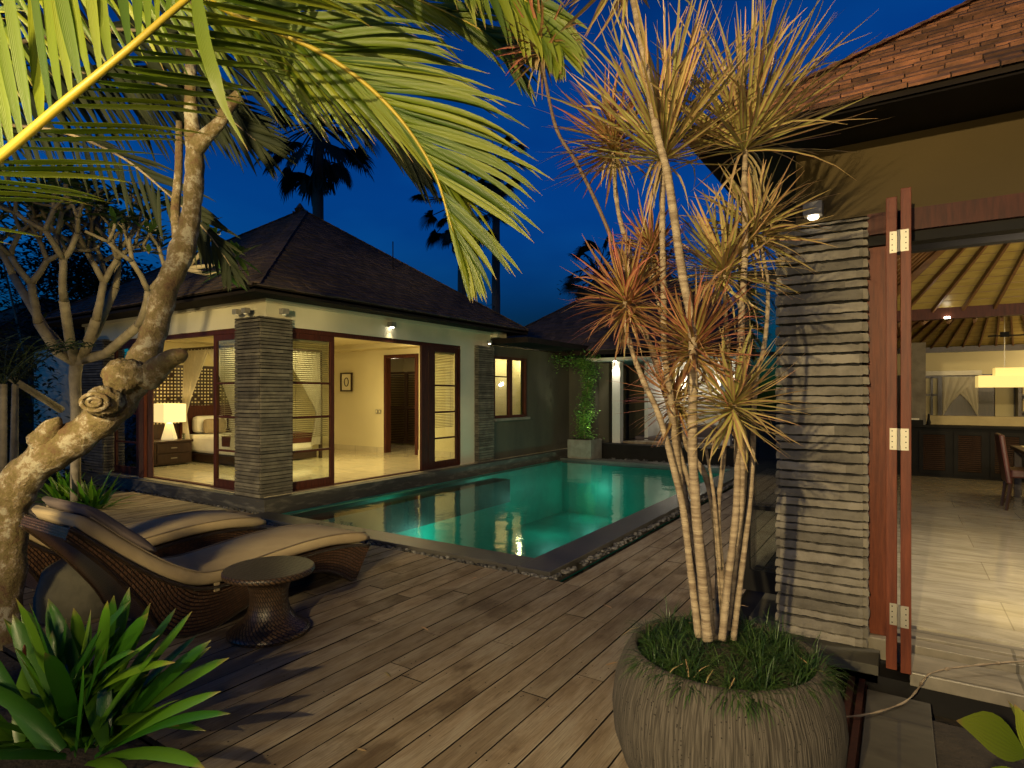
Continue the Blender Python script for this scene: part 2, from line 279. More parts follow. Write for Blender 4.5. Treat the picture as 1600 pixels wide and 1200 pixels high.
MT['grassleaf']=leafmat('mondo_leaf',(.007,.024,.004),(.04,.085,.018),None,.4,.25,.6)
MT['strawleaf']=leafmat('dry_leaf',(.30,.2,.09),(.35,.26,.13),None,.6,.25,.4)
MT['vine']=leafmat('vine_leaf',(.13,.30,.05),(.16,.34,.07),None,.5,.3,.4)
MT['plumleaf']=leafmat('plumeria_leaf',(.035,.09,.018),(.05,.11,.022),None,.4,.3,.5)
MT['dark_leaf']=leafmat('night_leaf',(.012,.022,.007),(.016,.03,.009),None,.6,.15,.5)
MT['palm_sil']=leafmat('fan_leaf',(.022,.026,.012),(.03,.03,.015),None,.7,.1,.4)
MT['flower']=mat('plumeria_petal',(.75,.68,.55),.6,trans=.3)
MT['potmat']=None
def potm():
    m,n=nodes('pot_concrete'); A=n.nodes.new; K=n.links.new
    uv=A('ShaderNodeUVMap'); mp=A('ShaderNodeMapping'); mp.inputs['Scale'].default_value=(230,4.0,1); K(uv.outputs[0],mp.inputs[0])
    q=A('ShaderNodeTexNoise'); q.inputs['Scale'].default_value=1.6; q.inputs['Detail'].default_value=5; q.inputs['Distortion'].default_value=.5; K(mp.outputs[0],q.inputs['Vector'])
    t=A('ShaderNodeTexCoord'); vo=A('ShaderNodeTexVoronoi'); vo.inputs['Scale'].default_value=75; K(t.outputs['Object'],vo.inputs['Vector'])
    mr=A('ShaderNodeMapRange'); mr.inputs[1].default_value=.06; mr.inputs[2].default_value=.22; K(vo.outputs['Distance'],mr.inputs[0])
    ms=A('ShaderNodeTexNoise'); ms.inputs['Scale'].default_value=14; K(t.outputs['Object'],ms.inputs['Vector'])
    mk=A('ShaderNodeMapRange'); mk.inputs[1].default_value=.48; mk.inputs[2].default_value=.56; K(ms.outputs['Fac'],mk.inputs[0])
    mx=A('ShaderNodeMath'); mx.operation='MAXIMUM'; K(mr.outputs[0],mx.inputs[0]); 
    iv=A('ShaderNodeMath'); iv.operation='SUBTRACT'; iv.inputs[0].default_value=1; K(mk.outputs[0],iv.inputs[1]); K(iv.outputs[0],mx.inputs[1])
    ht=A('ShaderNodeMath'); ht.operation='MULTIPLY'; K(q.outputs['Fac'],ht.inputs[0]); K(mx.outputs[0],ht.inputs[1])
    r=A('ShaderNodeValToRGB'); e=r.color_ramp.elements; e[0].position=.20; e[0].color=(.010,.007,.004,1); e[1].position=.60; e[1].color=(.075,.063,.049,1); a=e.new(.42); a.color=(.030,.024,.017,1)
    K(ht.outputs[0],r.inputs[0]); b=A('ShaderNodeBsdfPrincipled'); b.inputs['Roughness'].default_value=.85; K(r.outputs[0],b.inputs['Base Color'])
    bp=A('ShaderNodeBump'); bp.inputs['Strength'].default_value=1; bp.inputs['Distance'].default_value=.012; K(ht.outputs[0],bp.inputs['Height']); K(bp.outputs[0],b.inputs['Normal'])
    o=A('ShaderNodeOutputMaterial'); K(b.outputs[0],o.inputs[0]); return m
MT['potmat']=potm()

# ---------------------------------------------------------------- mesh helpers
class MB:
    def __init__(s): s.v=[]; s.f=[]; s.m=[]; s.uv=[]
    def face(s,idx,mi=0,uv=None):
        s.f.append(tuple(idx)); s.m.append(mi); s.uv.append(uv or [(0,0)]*len(idx))
    def add(s,vs,fs,mi=0):
        b=len(s.v); s.v+= [tuple(v) for v in vs]
        for f in fs: s.face([b+i for i in f],mi)
    def hexa(s,p,mi=0):  # 8 points: bottom 0-3 ccw, top 4-7
        s.add(p,[(0,3,2,1),(4,5,6,7),(0,1,5,4),(1,2,6,5),(2,3,7,6),(3,0,4,7)],mi)
    def box(s,x0,x1,y0,y1,z0,z1,mi=0):
        s.hexa([(x0,y0,z0),(x1,y0,z0),(x1,y1,z0),(x0,y1,z0),(x0,y0,z1),(x1,y0,z1),(x1,y1,z1),(x0,y1,z1)],mi)
    def obox(s,c,a,b,d,mi=0):  # centre and three half axes
        c,a,b,d=V(c),V(a),V(b),V(d)
        s.hexa([c-a-b-d,c+a-b-d,c+a+b-d,c-a+b-d,c-a-b+d,c+a-b+d,c+a+b+d,c-a+b+d],mi)
    def bar(s,p,q,w,h,mi=0,up=V((0,0,1))):
        p,q=V(p),V(q); d=(q-p); n=d.normalized(); a=n.cross(up)
        if a.length<1e-4: a=V((1,0,0))
        a.normalize(); b=a.cross(n); s.obox((p+q)/2,d/2,a*w/2,b*h/2,mi)
    def tube(s,pts,rs,n=8,mi=0,cap=True,noise=0,vs=1.):
        pts=[V(p) for p in pts]; b0=len(s.v); t0=None; L_=0
        if not isinstance(rs,(list,tuple)): rs=[rs]*len(pts)
        a=None; us=[]
        for i,p in enumerate(pts):
            t=(pts[min(i+1,len(pts)-1)]-pts[max(i-1,0)]).normalized()
            if a is None:
                a=t.cross(V((0,0,1))); 
                if a.length<.1: a=t.cross(V((1,0,0)))
            a=(a-t*a.dot(t)).normalized(); b=t.cross(a)
            if i: L_+=(p-pts[i-1]).length
            us.append(L_)
            for k in range(n):
                an=2*PI*k/n; r=rs[i]*(1+(R_.uniform(-noise,noise) if noise else 0))
                s.v.append(tuple(p+(a*math.cos(an)+b*math.sin(an))*r))
        for i in range(len(pts)-1):
            for k in range(n):
                k2=(k+1)%n; q=[b0+i*n+k,b0+i*n+k2,b0+(i+1)*n+k2,b0+(i+1)*n+k]
                s.face(q,mi,[(k/n,us[i]*vs),((k+1)/n,us[i]*vs),((k+1)/n,us[i+1]*vs),(k/n,us[i+1]*vs)])
        if cap:
            s.face([b0+k for k in range(n)][::-1],mi); s.face([b0+(len(pts)-1)*n+k for k in range(n)],mi)
    def lathe(s,prof,c=(0,0,0),n=32,mi=0,us=1.,sq=None):
        b0=len(s.v); c=V(c); L_=[0]
        for i in range(1,len(prof)): L_.append(L_[-1]+math.dist(prof[i],prof[i-1]))
        for r,z in prof:
            for k in range(n): s.v.append((c.x+r*math.cos(2*PI*k/n),c.y+r*math.sin(2*PI*k/n),c.z+z))
        for i in range(len(prof)-1):
            for k in range(n):
                k2=(k+1)%n
                s.face([b0+i*n+k,b0+i*n+k2,b0+(i+1)*n+k2,b0+(i+1)*n+k],mi,[(k/n*us,L_[i]),((k+1)/n*us,L_[i]),((k+1)/n*us,L_[i+1]),(k/n*us,L_[i+1])])
        if prof[0][0]>1e-4: s.face([b0+k for k in range(n)][::-1],mi)
        if prof[-1][0]>1e-4: s.face([b0+(len(prof)-1)*n+k for k in range(n)],mi)
    def leaf(s,pts,w,side,fold=.25,mi=0,v0=0.,v1=1.,prof=None):
        # blade along pts, half widths w[i], side vector, V-fold
        b0=len(s.v); n=len(pts)
        for i,p in enumerate(pts):
            t=(V(pts[min(i+1,n-1)])-V(pts[max(i-1,0)])).normalized()
            sd=(side-t*side.dot(t)); sd=sd.normalized() if sd.length>1e-5 else V((1,0,0)); nn=t.cross(sd)
            s.v+=[tuple(V(p)-sd*w[i]+nn*w[i]*fold),tuple(p),tuple(V(p)+sd*w[i]+nn*w[i]*fold)]
        for i in range(n-1):
            a=b0+3*i; u=v0+(v1-v0)*i/(n-1); u2=v0+(v1-v0)*(i+1)/(n-1)
            s.face([a,a+1,a+4,a+3],mi,[(0,u),(.5,u),(.5,u2),(0,u2)]); s.face([a+1,a+2,a+5,a+4],mi,[(.5,u),(1,u),(1,u2),(.5,u2)])
    def build(s,name,m,parent=None,smooth=False,bevel=0,kind=None):
        me=bpy.data.meshes.new(name); me.from_pydata(s.v,[],s.f)
        ms=m if isinstance(m,(list,tuple)) else [m]
        for x in ms: me.materials.append(MT[x] if isinstance(x,str) else x)
        me.polygons.foreach_set('material_index',s.m)
        if smooth: me.polygons.foreach_set('use_smooth',[True]*len(s.f))
        ul=me.uv_layers.new(name='UVMap'); flat=[c for f in s.uv for p in f for c in p]; ul.data.foreach_set('uv',flat)
        me.update(); o=bpy.data.objects.new(name,me); C.objects.link(o)
        if parent: o.parent=parent; o.matrix_parent_inverse=Matrix.Translation(-V(parent.location))
        if bevel:
            b=o.modifiers.new('bevel','BEVEL'); b.width=bevel; b.segments=2; b.limit_method='ANGLE'
        if kind: o['kind']=kind
        return o
def tag(o,label,cat,group=None,kind=None):
    o['label']=label; o['category']=cat
    if group: o['group']=group
    if kind: o['kind']=kind
    return o
def thing(name,loc,label,cat,group=None):
    o=bpy.data.objects.new(name,None); C.objects.link(o); o.location=loc; o.empty_display_size=.2
    bpy.context.view_layer.update()
    return tag(o,label,cat,group)
def boxes(name,m,parent,*bs,**k):
    q=MB()
    for b in bs: q.box(*b)
    return q.build(name,m,parent,**k)
def smoothpath(pts,n=6):
    pts=[V(p) for p in pts]; out=[]
    for i in range(len(pts)-1):
        p0=pts[max(i-1,0)];p1=pts[i];p2=pts[i+1];p3=pts[min(i+2,len(pts)-1)]
        for k in range(n):
            t=k/n; out.append(.5*((2*p1)+(p2-p0)*t+(2*p0-5*p1+4*p2-p3)*t*t+(3*p1-p0-3*p2+p3)*t**3))
    out.append(pts[-1]); return out
def interp(vals,n):
    out=[]
    for i in range(n):
        x=i/(n-1)*(len(vals)-1); k=min(int(x),len(vals)-2); out.append(vals[k]+(vals[k+1]-vals[k])*(x-k))
    return out

# ================================================================ SETTING
q=MB()  # the ground sheet, with a hole where the pool is dug
def sheet(mb,xs,ys,z,skip):
    for i in range(len(xs)-1):
        for j in range(len(ys)-1):
            if (i,j) in skip: continue
            b=len(mb.v); mb.v+=[(xs[i],ys[j],z),(xs[i+1],ys[j],z),(xs[i+1],ys[j+1],z),(xs[i],ys[j+1],z)]; mb.face([b,b+1,b+2,b+3])
sheet(q,[-150,-7.5,-2.7,150],[-60,4.8,13.6,200],-.14,{(1,1)})
q.build('ground','soil',kind='structure')
# deck boards
BW=.172; GAP=.009; BX0=-1.25
q=MB(); joints=[]
def board_run(x0,x1,ya,yb):
    y=ya
    while y<yb-.05:
        L_=R_.uniform(1.6,3.2); y2=min(y+L_,yb)
        if yb-y2<.4: y2=yb
        z=R_.uniform(-.0015,.0015); bq=len(q.v); q.v+=[(x0,y+.003,-.032),(x1,y+.003,-.032),(x1,y2-.003,-.032),(x0,y2-.003,-.032),(x0,y+.003,z),(x1,y+.003,z),(x1,y2-.003,z),(x0,y2-.003,z)]; q.face([bq+4,bq+5,bq+6,bq+7],0); [q.face([bq+i for i in f_],1) for f_ in ((0,1,5,4),(1,2,6,5),(2,3,7,6),(3,0,4,7))]  # board sides are black: shade of the gaps put into the colour
        joints.append((x0,x1,y,y2)); y=y2
k=-56
while True:
    x0=BX0+k*BW+GAP/2; x1=x0+BW-GAP; k+=1
    if x1>-.26: break
    ylo=1.45 if x1<-2.75 else -3.2
    if x1<-7.0: board_run(x0,x1,1.9,4.95)
    elif x0<-2.57: board_run(x0,x1,ylo,4.62)
    elif x1<-.95: board_run(x0,x1,ylo,14.2)
    else: board_run(x0,x1,ylo,4.08)
nb=len(q.f)
for x0,x1,ya,yb in joints:   # screws over the joists
    ys=[ya+.04,yb-.04]; j=math.ceil(ya/.55)*.55
    while j<yb: ys.append(j); j+=.55
    for y in ys:
        if y>7 or x0<-7: continue
        for x in (x0+.035,x1-.035):
            if R_.random()<.35: continue
            r=.0045 if y<4 else .004; b=len(q.v); xx=x+R_.uniform(-.008,.008); yy=y+R_.uniform(-.02,.02)
            q.v+=[(xx+r*math.cos(a*PI/3),yy+r*math.sin(a*PI/3),.0025) for a in range(6)]; q.face([b+i for i in range(6)],1)
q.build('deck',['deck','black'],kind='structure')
boxes('deck_bearers','black',None,(-9.8,-.27,-3.2,4.6,-.12,-.05),(-2.5,-.95,4.6,14.2,-.12,-.05),kind='structure')
# stone path, drain strip, paving by the pavilion
boxes('drain_track','darkwood',None,(-.245,-.215,-3,4.0,-.05,.004),(-.195,-.165,-3,4.0,-.05,.002),(-.255,-.155,-3,4.0,-.09,-.03),kind='structure')
boxes('path','paver',None,(-.15,.14,-3,3.88,-.1,.0),kind='structure',bevel=.004)
boxes('garden_bed','soil',None,(.145,6,-3,3.85,-.13,-.075),(-9.0,-2.80,-2.5,1.44,-.13,-.03),kind='structure')
boxes('entry_path','paver',None,(-11.2,-9.85,1.2,4.9,-.13,-.01),(-13,-11.24,3.2,4.9,-.13,-.02),kind='structure')
# pool
boxes('pool_basin','basin',None,(-7.30,-2.95,4.9,13.55,-1.5,-1.35),(-7.42,-7.24,4.9,13.55,-1.5,-.06),(-3.04,-2.9,4.9,13.55,-1.5,-.10),(-7.24,-3.04,4.9,5.06,-1.5,-.10),(-7.24,-3.04,13.5,13.66,-1.5,-.10),(-7.24,-6.6,6.0,9.9,-1.35,-.5),kind='structure')
boxes('pool_step','coping',None,(-6.92,-6.52,5.06,9.95,-.5,-.048),kind='structure')
boxes('pool_coping','coping',None,(-3.02,-2.66,4.72,13.9,-.10,.035),(-7.3,-3.024,4.72,5.05,-.10,.033),(-7.3,-3.024,13.48,13.9,-.10,.02),kind='structure',bevel=.006)
q=MB(); sheet(q,[-7.24,-3.03],[5.055,13.49],-.035,set()); q.build('pool_water','water',kind='structure')
# pebbles
q=MB()
def pebble(c,r):
    sx,sy,sz=r*R_.uniform(.8,1.3),r*R_.uniform(.7,1.1),r*R_.uniform(.5,.75); a=R_.uniform(0,PI); ca,sa=math.cos(a),math.sin(a); b=len(q.v); n=6
    for j in range(1,4):
        ph=PI*j/4
        for i in range(n):
            th=2*PI*i/n; x=sx*math.sin(ph)*math.cos(th)*R_.uniform(.9,1.1); y=sy*math.sin(ph)*math.sin(th)*R_.uniform(.9,1.1)
            q.v.append((c[0]+x*ca-y*sa,c[1]+x*sa+y*ca,c[2]+sz*math.cos(ph)))
    q.v.append((c[0],c[1],c[2]+sz)); q.v.append((c[0],c[1],c[2]-sz)); t=len(q.v)-2
    for i in range(n):
        i2=(i+1)%n; q.face([t,b+i,b+i2]); q.face([t+1,b+2*n+i2,b+2*n+i])
        for j in (0,1): q.face([b+j*n+i2,b+j*n+i,b+(j+1)*n+i,b+(j+1)*n+i2])
for i in range(520): pebble((R_.uniform(-2.645,-2.575),R_.uniform(4.68,13.5),R_.uniform(-.03,.0)),R_.uniform(.018,.032))
for i in range(330): pebble((R_.uniform(-7.3,-2.6),R_.uniform(4.645,4.705),R_.uniform(-.03,.0)),R_.uniform(.018,.032))
for i in range(500): pebble((R_.uniform(-12.8,-7.5),R_.uniform(4.98,5.12),R_.uniform(-.08,-.02)),R_.uniform(.02,.035))
for i in range(160): pebble((R_.uniform(-6.2,-3.2),R_.uniform(13.95,14.3),R_.uniform(-.03,.01)),R_.uniform(.02,.035))
tag(q.build('pebbles','pebble',None,smooth=True),'narrow strips of grey river pebbles along the pool edge and villa base','pebbles',kind='stuff')

# ================================================================ building helpers
def slate_column(name,x0,x1,y0,y1,z0,z1,pitch,parent,m,seg=.06,jag=.008):
    q=MB(); z=z0; k=0
    q.box(x0+.02,x1-.02,y0+.02,y1-.02,z0,z1-.01,1)
    while z<z1-.01:
        h=min(pitch*R_.uniform(.72,1.28),z1-z)
        corners=[V((x0,y0,0)),V((x1,y0,0)),V((x1,y1,0)),V((x0,y1,0))]
        for e in range(4):
            a,b=corners[e],corners[(e+1)%4]; d=b-a; L_=d.length; d.normalize(); nrm=V((d.y,-d.x,0))
            # split the course into stones
            s=-.004 if e%2 else .012; end=L_+(.004 if e%2 else -.012)
            cuts=[s]
            while cuts[-1]<end: cuts.append(min(end,cuts[-1]+R_.uniform(.3,.9)) if end-cuts[-1]>.4 else end)
            for i in range(len(cuts)-1):
                u0,u1=cuts[i],cuts[i+1]; ns=max(1,int((u1-u0)/seg)); pr=R_.uniform(.0,.004)+(.003 if k%2 else 0)
                base=len(q.v)
                for j in range(ns+1):
                    u=u0+(u1-u0)*j/ns; o=pr+R_.uniform(-jag,jag)*.4; zt=z+h*.76+R_.uniform(-jag,jag)*.35; zb=z+R_.uniform(-jag,jag)*.25
                    P=a+d*u
                    for (oo,zz) in ((-.03,zb+.003),(o+.012,zb),(o+.013,(zb+zt)/2),(o+.007,zt),(-.03,zt+.002)): q.v.append((P.x+nrm.x*oo,P.y+nrm.y*oo,zz))
                for j in range(ns):
                    for c in range(4): q.face([base+j*5+c,base+(j+1)*5+c,base+(j+1)*5+c+1,base+j*5+c+1])
                q.face([base+c for c in range(5)]); q.face([base+ns*5+c for c in range(5)][::-1])
        z+=h; k+=1
    o=q.build(name,[m,'black'],parent); return o
def shingle_face(q,A,B,up,slope_len,inA,inB,expo,wid,th=.012,seed=1):
    # courses from eave line A-B up the slope; inA/inB: how far each end draws in per metre of slope
    A,B=V(A),V(B); d=(B-A); W_=d.length; d.normalize(); up=V(up).normalized(); n=d.cross(up).normalized()
    if n.z<0: n=-n
    rr=random.Random(seed); s=-.03
    while s<slope_len:
        ua=max(0,s)*inA; ub=W_-max(0,s)*inB
        if ub-ua<.08: break
        u=ua-rr.uniform(0,wid*.5)*0
        while u<ub-.005:
            w=wid*rr.uniform(.6,1.35); u2=min(u+w,ub)
            if ub-u2<wid*.3: u2=ub
            t=th*rr.uniform(.8,1.9); dz=rr.uniform(-.008,.008)*expo/.1; lift=rr.uniform(0,.006)
            p0=A+d*(u+.003)+up*(s+dz)+n*(.006+t+lift); p1=A+d*(u2-.003)+up*(s+dz)+n*(.006+t+lift)
            tl=expo*1.25; qa=inA*expo if u<=ua+.001 else 0; qb=inB*expo if u2>=ub-.001 else 0
            p2=p1+up*tl-n*t-d*qb; p3=p0+up*tl-n*t+d*qa
            b=len(q.v); q.v+=[tuple(p0),tuple(p1),tuple(p2),tuple(p3),tuple(p0-n*(t+lift)),tuple(p1-n*(t+lift)),tuple(p2-n*.01),tuple(p3-n*.01)]
            q.face([b,b+1,b+2,b+3]); q.face([b+4,b+5,b+1,b]); q.face([b+5,b+6,b+2,b+1]); q.face([b+7,b+4,b,b+3])
            u=u2
        s+=expo*rr.uniform(.93,1.07)
def hip_roof(parent,x0,x1,y0,y1,z,slope,expo,wid,m,faces='SEWN',ridge_cap=True,fascia=.16,thick=.1,inner=True):
    w=min(x1-x0,y1-y0)/2; hz=w*slope; along_y=(y1-y0)>(x1-x0)
    if along_y: r0,r1=V(((x0+x1)/2,y0+w,z+hz)),V(((x0+x1)/2,y1-w,z+hz))
    else: r0,r1=V((x0+w,(y0+y1)/2,z+hz)),V((x1-w,(y0+y1)/2,z+hz))
    c=[V((x0,y0,z)),V((x1,y0,z)),V((x1,y1,z)),V((x0,y1,z))]; q=MB()
    dn=V((0,0,-thick)); lo_=V((0,0,-fascia))
    if along_y: tri=[(c[0],c[1],r0,r0),(c[1],c[2],r1,r0),(c[2],c[3],r1,r1),(c[3],c[0],r0,r1)]
    else: tri=[(c[0],c[1],r1,r0),(c[1],c[2],r1,r1),(c[2],c[3],r0,r1),(c[3],c[0],r0,r0)]
    for a,b,t1,t2 in tri:
        for off,flip in ((V((0,0,0)),False),(dn,True)):
            vs=[a+off,b+off,t1+off]+([t2+off] if (t1-t2).length>.01 else [])
            bb=len(q.v); q.v+=[tuple(v) for v in vs]; ids=[bb+i for i in range(len(vs))]; q.face(ids[::-1] if flip else ids)
    for i in range(4):
        a,b=c[i],c[(i+1)%4]; bb=len(q.v); q.v+=[tuple(a+lo_),tuple(b+lo_),tuple(b),tuple(a)]; q.face([bb,bb+1,bb+2,bb+3])
    q.build('roof_deck','roofdark',parent)
    sl=math.sqrt(1+slope*slope); SL=w*sl; q=MB()
    ins=1/sl
    if 'S' in faces: shingle_face(q,c[0],c[1],(0,1,slope),SL,ins,ins,expo,wid,seed=1)
    if 'E' in faces: shingle_face(q,c[1],c[2],(-1,0,slope),SL,ins,ins,expo,wid,seed=2)
    if 'N' in faces: shingle_face(q,c[2],c[3],(0,-1,slope),SL,ins,ins,expo,wid,seed=3)
    if 'W' in faces: shingle_face(q,c[3],c[0],(1,0,slope),SL,ins,ins,expo,wid,seed=4)
    # hip caps
    ends=[(c[0],r0),(c[1],r0 if along_y else r1),(c[2],r1),(c[3],r1 if along_y else r0)]
    for a,b in ends:
        d=(b-a); n=int(d.length/(expo*1.5)); 
        for i in range(n):
            p=a+d*(i/n); p2=a+d*((i+1.25)/n); p.z+=.02; p2.z+=.012; q.bar(p,p2,wid*1.0,.014)
    o=q.build('roof',m,parent); return o
def soffit(parent,x0,x1,y0,y1,a0,a1,b0,b1,z,m='roofdark'):
    boxes('soffit',m,parent,(x0,x1,y0,b0,z-.03,z),(x0,x1,b1,y1,z-.03,z),(x0,a0,b0,b1,z-.03,z),(a1,x1,b0,b1,z-.03,z))
def blind(parent,o,d,w,z0,z1,pitch=.032,tilt=.5,name='blind'):
    q=MB(); o,d=V(o),V(d).normalized(); n=V((d.y,-d.x,0)); z=z0
    while z<z1:
        q.obox(o+d*w/2+V((0,0,z)),d*w/2,(n*math.cos(tilt)+UP*math.sin(tilt))*.0125,(-n*math.sin(tilt)+UP*math.cos(tilt))*.0012); z+=pitch
    q.obox(o+d*w/2+V((0,0,z1+.02)),d*w/2,n*.02,UP*.02)
    for f in (.15,.85): q.obox(o+d*(w*f)+V((0,0,(z0+z1)/2)),d*.002,n*.002,UP*(z1-z0)/2)
    return q.build(name,'blind',parent)
def door_leaf(parent,o,d,w,z0,z1,rails=(0.26,.48,.70),m='darkwood',stile=.075,th=.045,bottom=.12,gl='glass',blinds=False,handle=None,bl0=0.33):
    # o: hinge foot point, d: direction of the leaf
    o,d=V(o),V(d).normalized(); n=V((d.y,-d.x,0)); q=MB(); H=z1-z0
    def piece(u0,u1,a,b,t=th): q.obox(o+d*(u0+u1)/2+UP*((a+b)/2-o.z),d*(u1-u0)/2,n*t/2,UP*(b-a)/2)
    piece(0,stile,z0,z1); piece(w-stile,w,z0,z1); piece(stile,w-stile,z0,z0+bottom,th*.96); piece(stile,w-stile,z1-.09,z1,th*.96)
    for r in rails: piece(stile,w-stile,z0+H*r-.016,z0+H*r+.016,th*.7)
    lf=q.build('door_leaf',m,parent)
    g=MB(); g.obox(o+d*w/2+UP*((z0+z1)/2-o.z),d*(w/2-stile+.005),n*.003,UP*(H/2-.06)); g.build('glass_pane',gl,lf)
    if blinds: 
        b=blind(lf,(o+d*stile-n*.05).to_2d().to_3d(),d,w-2*stile,z0+H*bl0,z1-.12)
    if handle is not None:
        h=MB(); p=o+d*handle+UP*(z0+1.0-o.z); h.obox(p+n*.05,d*.008,n*.008,UP*.09); h.obox(p+n*.028+UP*.07,d*.006,n*.022,UP*.006); h.obox(p+n*.028-UP*.07,d*.006,n*.022,UP*.006); h.build('handle','steel',lf)
    return lf
def wall_lamp(loc,nrm,label,lit=True,s=.06,power=0,group='cube wall lamps on the buildings'):
    loc,nrm=V(loc),V(nrm); sd=V((nrm.y,-nrm.x,0)); t=thing('wall_lamp',loc,label,'wall lamp',group)
    q=MB(); q.obox(loc+nrm*s*1.15,sd*s,nrm*s*.85,UP*s*.75); q.obox(loc+nrm*s*.15,sd*s*.7,nrm*s*.15,UP*s*.55); q.build('lamp_body','lampgrey',t,bevel=.004)
    q=MB(); q.lathe([(.0,0),(s*.55,0),(s*.6,-.012),(s*.45,-.02),(0,-.02)],loc+nrm*s*1.15-UP*s*.75,14); q.build('lens','bulb2' if power else ('bulb' if lit else 'linen'),t)
    if power: lamp('SPOT','wall_lamp_light',loc+nrm*s*1.2-UP*(s*.75+.04),power,(1,.82,.5),.03,loc+nrm*.02-UP*1.5,100,.8)
    return t

# ================================================================ VILLA
vx0,vx1,vy0,vy1=-13.6,-7.7,5.3,10.95
vt=thing('villa',(-10.6,8.1,0),'pool villa with dark pyramid shingle roof and folding glass doors','villa')
boxes('platform','platform',vt,(-13.9,-7.46,5.1,14.75,-.13,.165),bevel=.006)
boxes('villa_floor','vfloor',vt,(-13.5,-7.62,5.22,14.6,.166,.172))
Z1=3.06; ZL=2.66
boxes('wall','plaster',vt,
 (vx0,vx1-.002,vy0,vy0+.16,ZL,Z1),(vx1-.16,vx1,vy0-.002,vy1,ZL+.002,Z1-.002),   # beams over the openings
 (vx1-.16,vx1-.001,9.87,10.36,.17,ZL+.002),(vx0-2.6,vx0-.5,vy0+.02,vy0+.16,-.1,2.62))
boxes('cornice','plaster',vt,(vx0-.05,vx1+.035,vy0-.035,vy0,Z1-.07,Z1),(vx1,vx1+.036,vy0-.036,vy1,Z1-.071,Z1-.001))
boxes('inner_wall','plaster_in',vt,(-13.6,-13.45,5.5,10.9,.17,2.9),(-13.6,-10.92,10.9,11.0,.17,2.9),(-9.82,-7.87,10.9,11.0,.17,2.9),(-10.92,-9.82,10.9,11.0,2.62,2.9),
   (-13.5,-10.62,14.3,14.4,.17,2.9),(-10.62,-7.9,14.5,14.6,.17,2.9),(-13.6,-13.5,11,14.5,.17,2.9))
boxes('skirting','vfloor',vt,(-13.4,-10.93,10.88,10.9,.172,.30)); boxes('skirting','vfloor',vt,(-9.81,-7.87,10.88,10.9,.172,.30))
boxes('ceiling','plaster_in',vt,(-13.5,-7.86,5.46,10.9,2.9,2.95),(-13.5,-7.8,11,14.6,2.9,2.95),(-13.45,-12.9,5.46,10.9,2.8,2.9),(-12.9,-8.4,10.4,10.9,2.78,2.9),(-8.4,-7.86,5.46,10.9,2.8,2.9))
slate_column('column',-8.28,-7.66,5.18,5.70,.165,2.78,.05,vt,'slate_far',seg=.1)
slate_column('column',-7.86,-7.60,10.36,10.93,.165,2.72,.05,vt,'slate_far',seg=.1)
slate_column('column',-13.62,-12.56,5.2,5.5,.165,2.70,.05,vt,'slate_far',seg=.2)
# door frames and leaves
boxes('door_frame','darkwood',vt,(-7.80,-7.72,5.70,9.87,ZL-.07,ZL),(-7.80,-7.72,5.70,9.87,.166,.19),(-7.81,-7.71,9.83,9.87,.19,ZL-.07),
  (-12.56,-8.28,5.34,5.42,ZL-.07,ZL),(-12.56,-8.28,5.34,5.42,.166,.19))
R1=(.24,.46,.68)
door_leaf(vt,(-7.76,5.70,.19),(0,1,0),.87,.19,ZL-.07,R1,blinds=True)
door_leaf(vt,(-7.76,8.98,.19),(0,1,0),.86,.19,ZL-.07,R1,blinds=True,handle=.04)
door_leaf(vt,(-7.70,8.62,.19),V((-.05,1,0)),.42,.19,ZL-.07,(),m='darkwood',stile=.2)
door_leaf(vt,(-9.16,5.38,.19),(1,0,0),.88,.19,ZL-.07,R1,blinds=True)
door_leaf(vt,(-12.5,5.38,.19),(1,0,0),.92,.19,ZL-.07,R1,blinds=True)
door_leaf(vt,(-11.5,5.34,.19),V((.45,-.1,0)),.42,.19,ZL-.07,(),m='redwood',stile=.2)
door_leaf(vt,(-11.05,5.36,.19),V((-.25,-.25,0)),.22,.19,ZL-.07,(),m='darkwood',stile=.1)
# hall doorway beyond
boxes('doorway_frame','darkwood',vt,(-10.94,-10.85,10.86,11.02,.17,2.55),(-9.89,-9.80,10.86,11.02,.17,2.55),(-10.94,-9.80,10.86,11.02,2.551,2.64))
q=MB()
for xx in (-13.0,-12.1,-11.2,-10.3):
    q.box(xx,xx+.06,12.9,12.95,.2,2.3); q.box(xx+.84,xx+.9,12.9,12.95,.2,2.3)
    for zz in (.2,1.22,2.24): q.box(xx+.06,xx+.84,12.9,12.95,zz,zz+.07)
    z=.3
    while z<2.22:
        q.obox((xx+.45,12.925,z),(.39,0,0),(0,.018,.014),(0,-.002,.003)); z+=.05
tag(q.build('louvered_wardrobe','furn',None),'dark louvered wardrobe doors seen through the villa hall doorway','wardrobe')
# annex wall with window
boxes('annex_wall','darkwall',vt,(-7.84,-7.70,10.93,11.02,.165,2.75),(-7.84,-7.70,11.02,12.44,.165,1.10),(-7.84,-7.70,11.02,12.44,2.52,2.75),(-7.84,-7.70,12.44,14.75,.165,2.75),(-7.8,-6.9,14.75,14.95,-.1,2.75))
wf=boxes('window','darkwood',vt,(-7.76,-7.66,11.02,11.08,1.10,2.52),(-7.76,-7.66,12.38,12.44,1.10,2.52),(-7.76,-7.66,11.08,12.38,1.10,1.16),(-7.76,-7.66,11.08,12.38,2.46,2.52),(-7.75,-7.665,11.68,11.80,1.16,2.46),(-7.74,-7.70,11.08,11.68,2.04,2.07))
boxes('window_sill','concrete',wf,(-7.70,-7.58,10.98,12.48,1.04,1.099))
boxes('window_glass','glass',wf,(-7.715,-7.71,11.08,12.38,1.16,2.46))
boxes('bath_partition','plaster_in',vt,(-9.7,-9.6,11.0,14.5,.17,2.9))
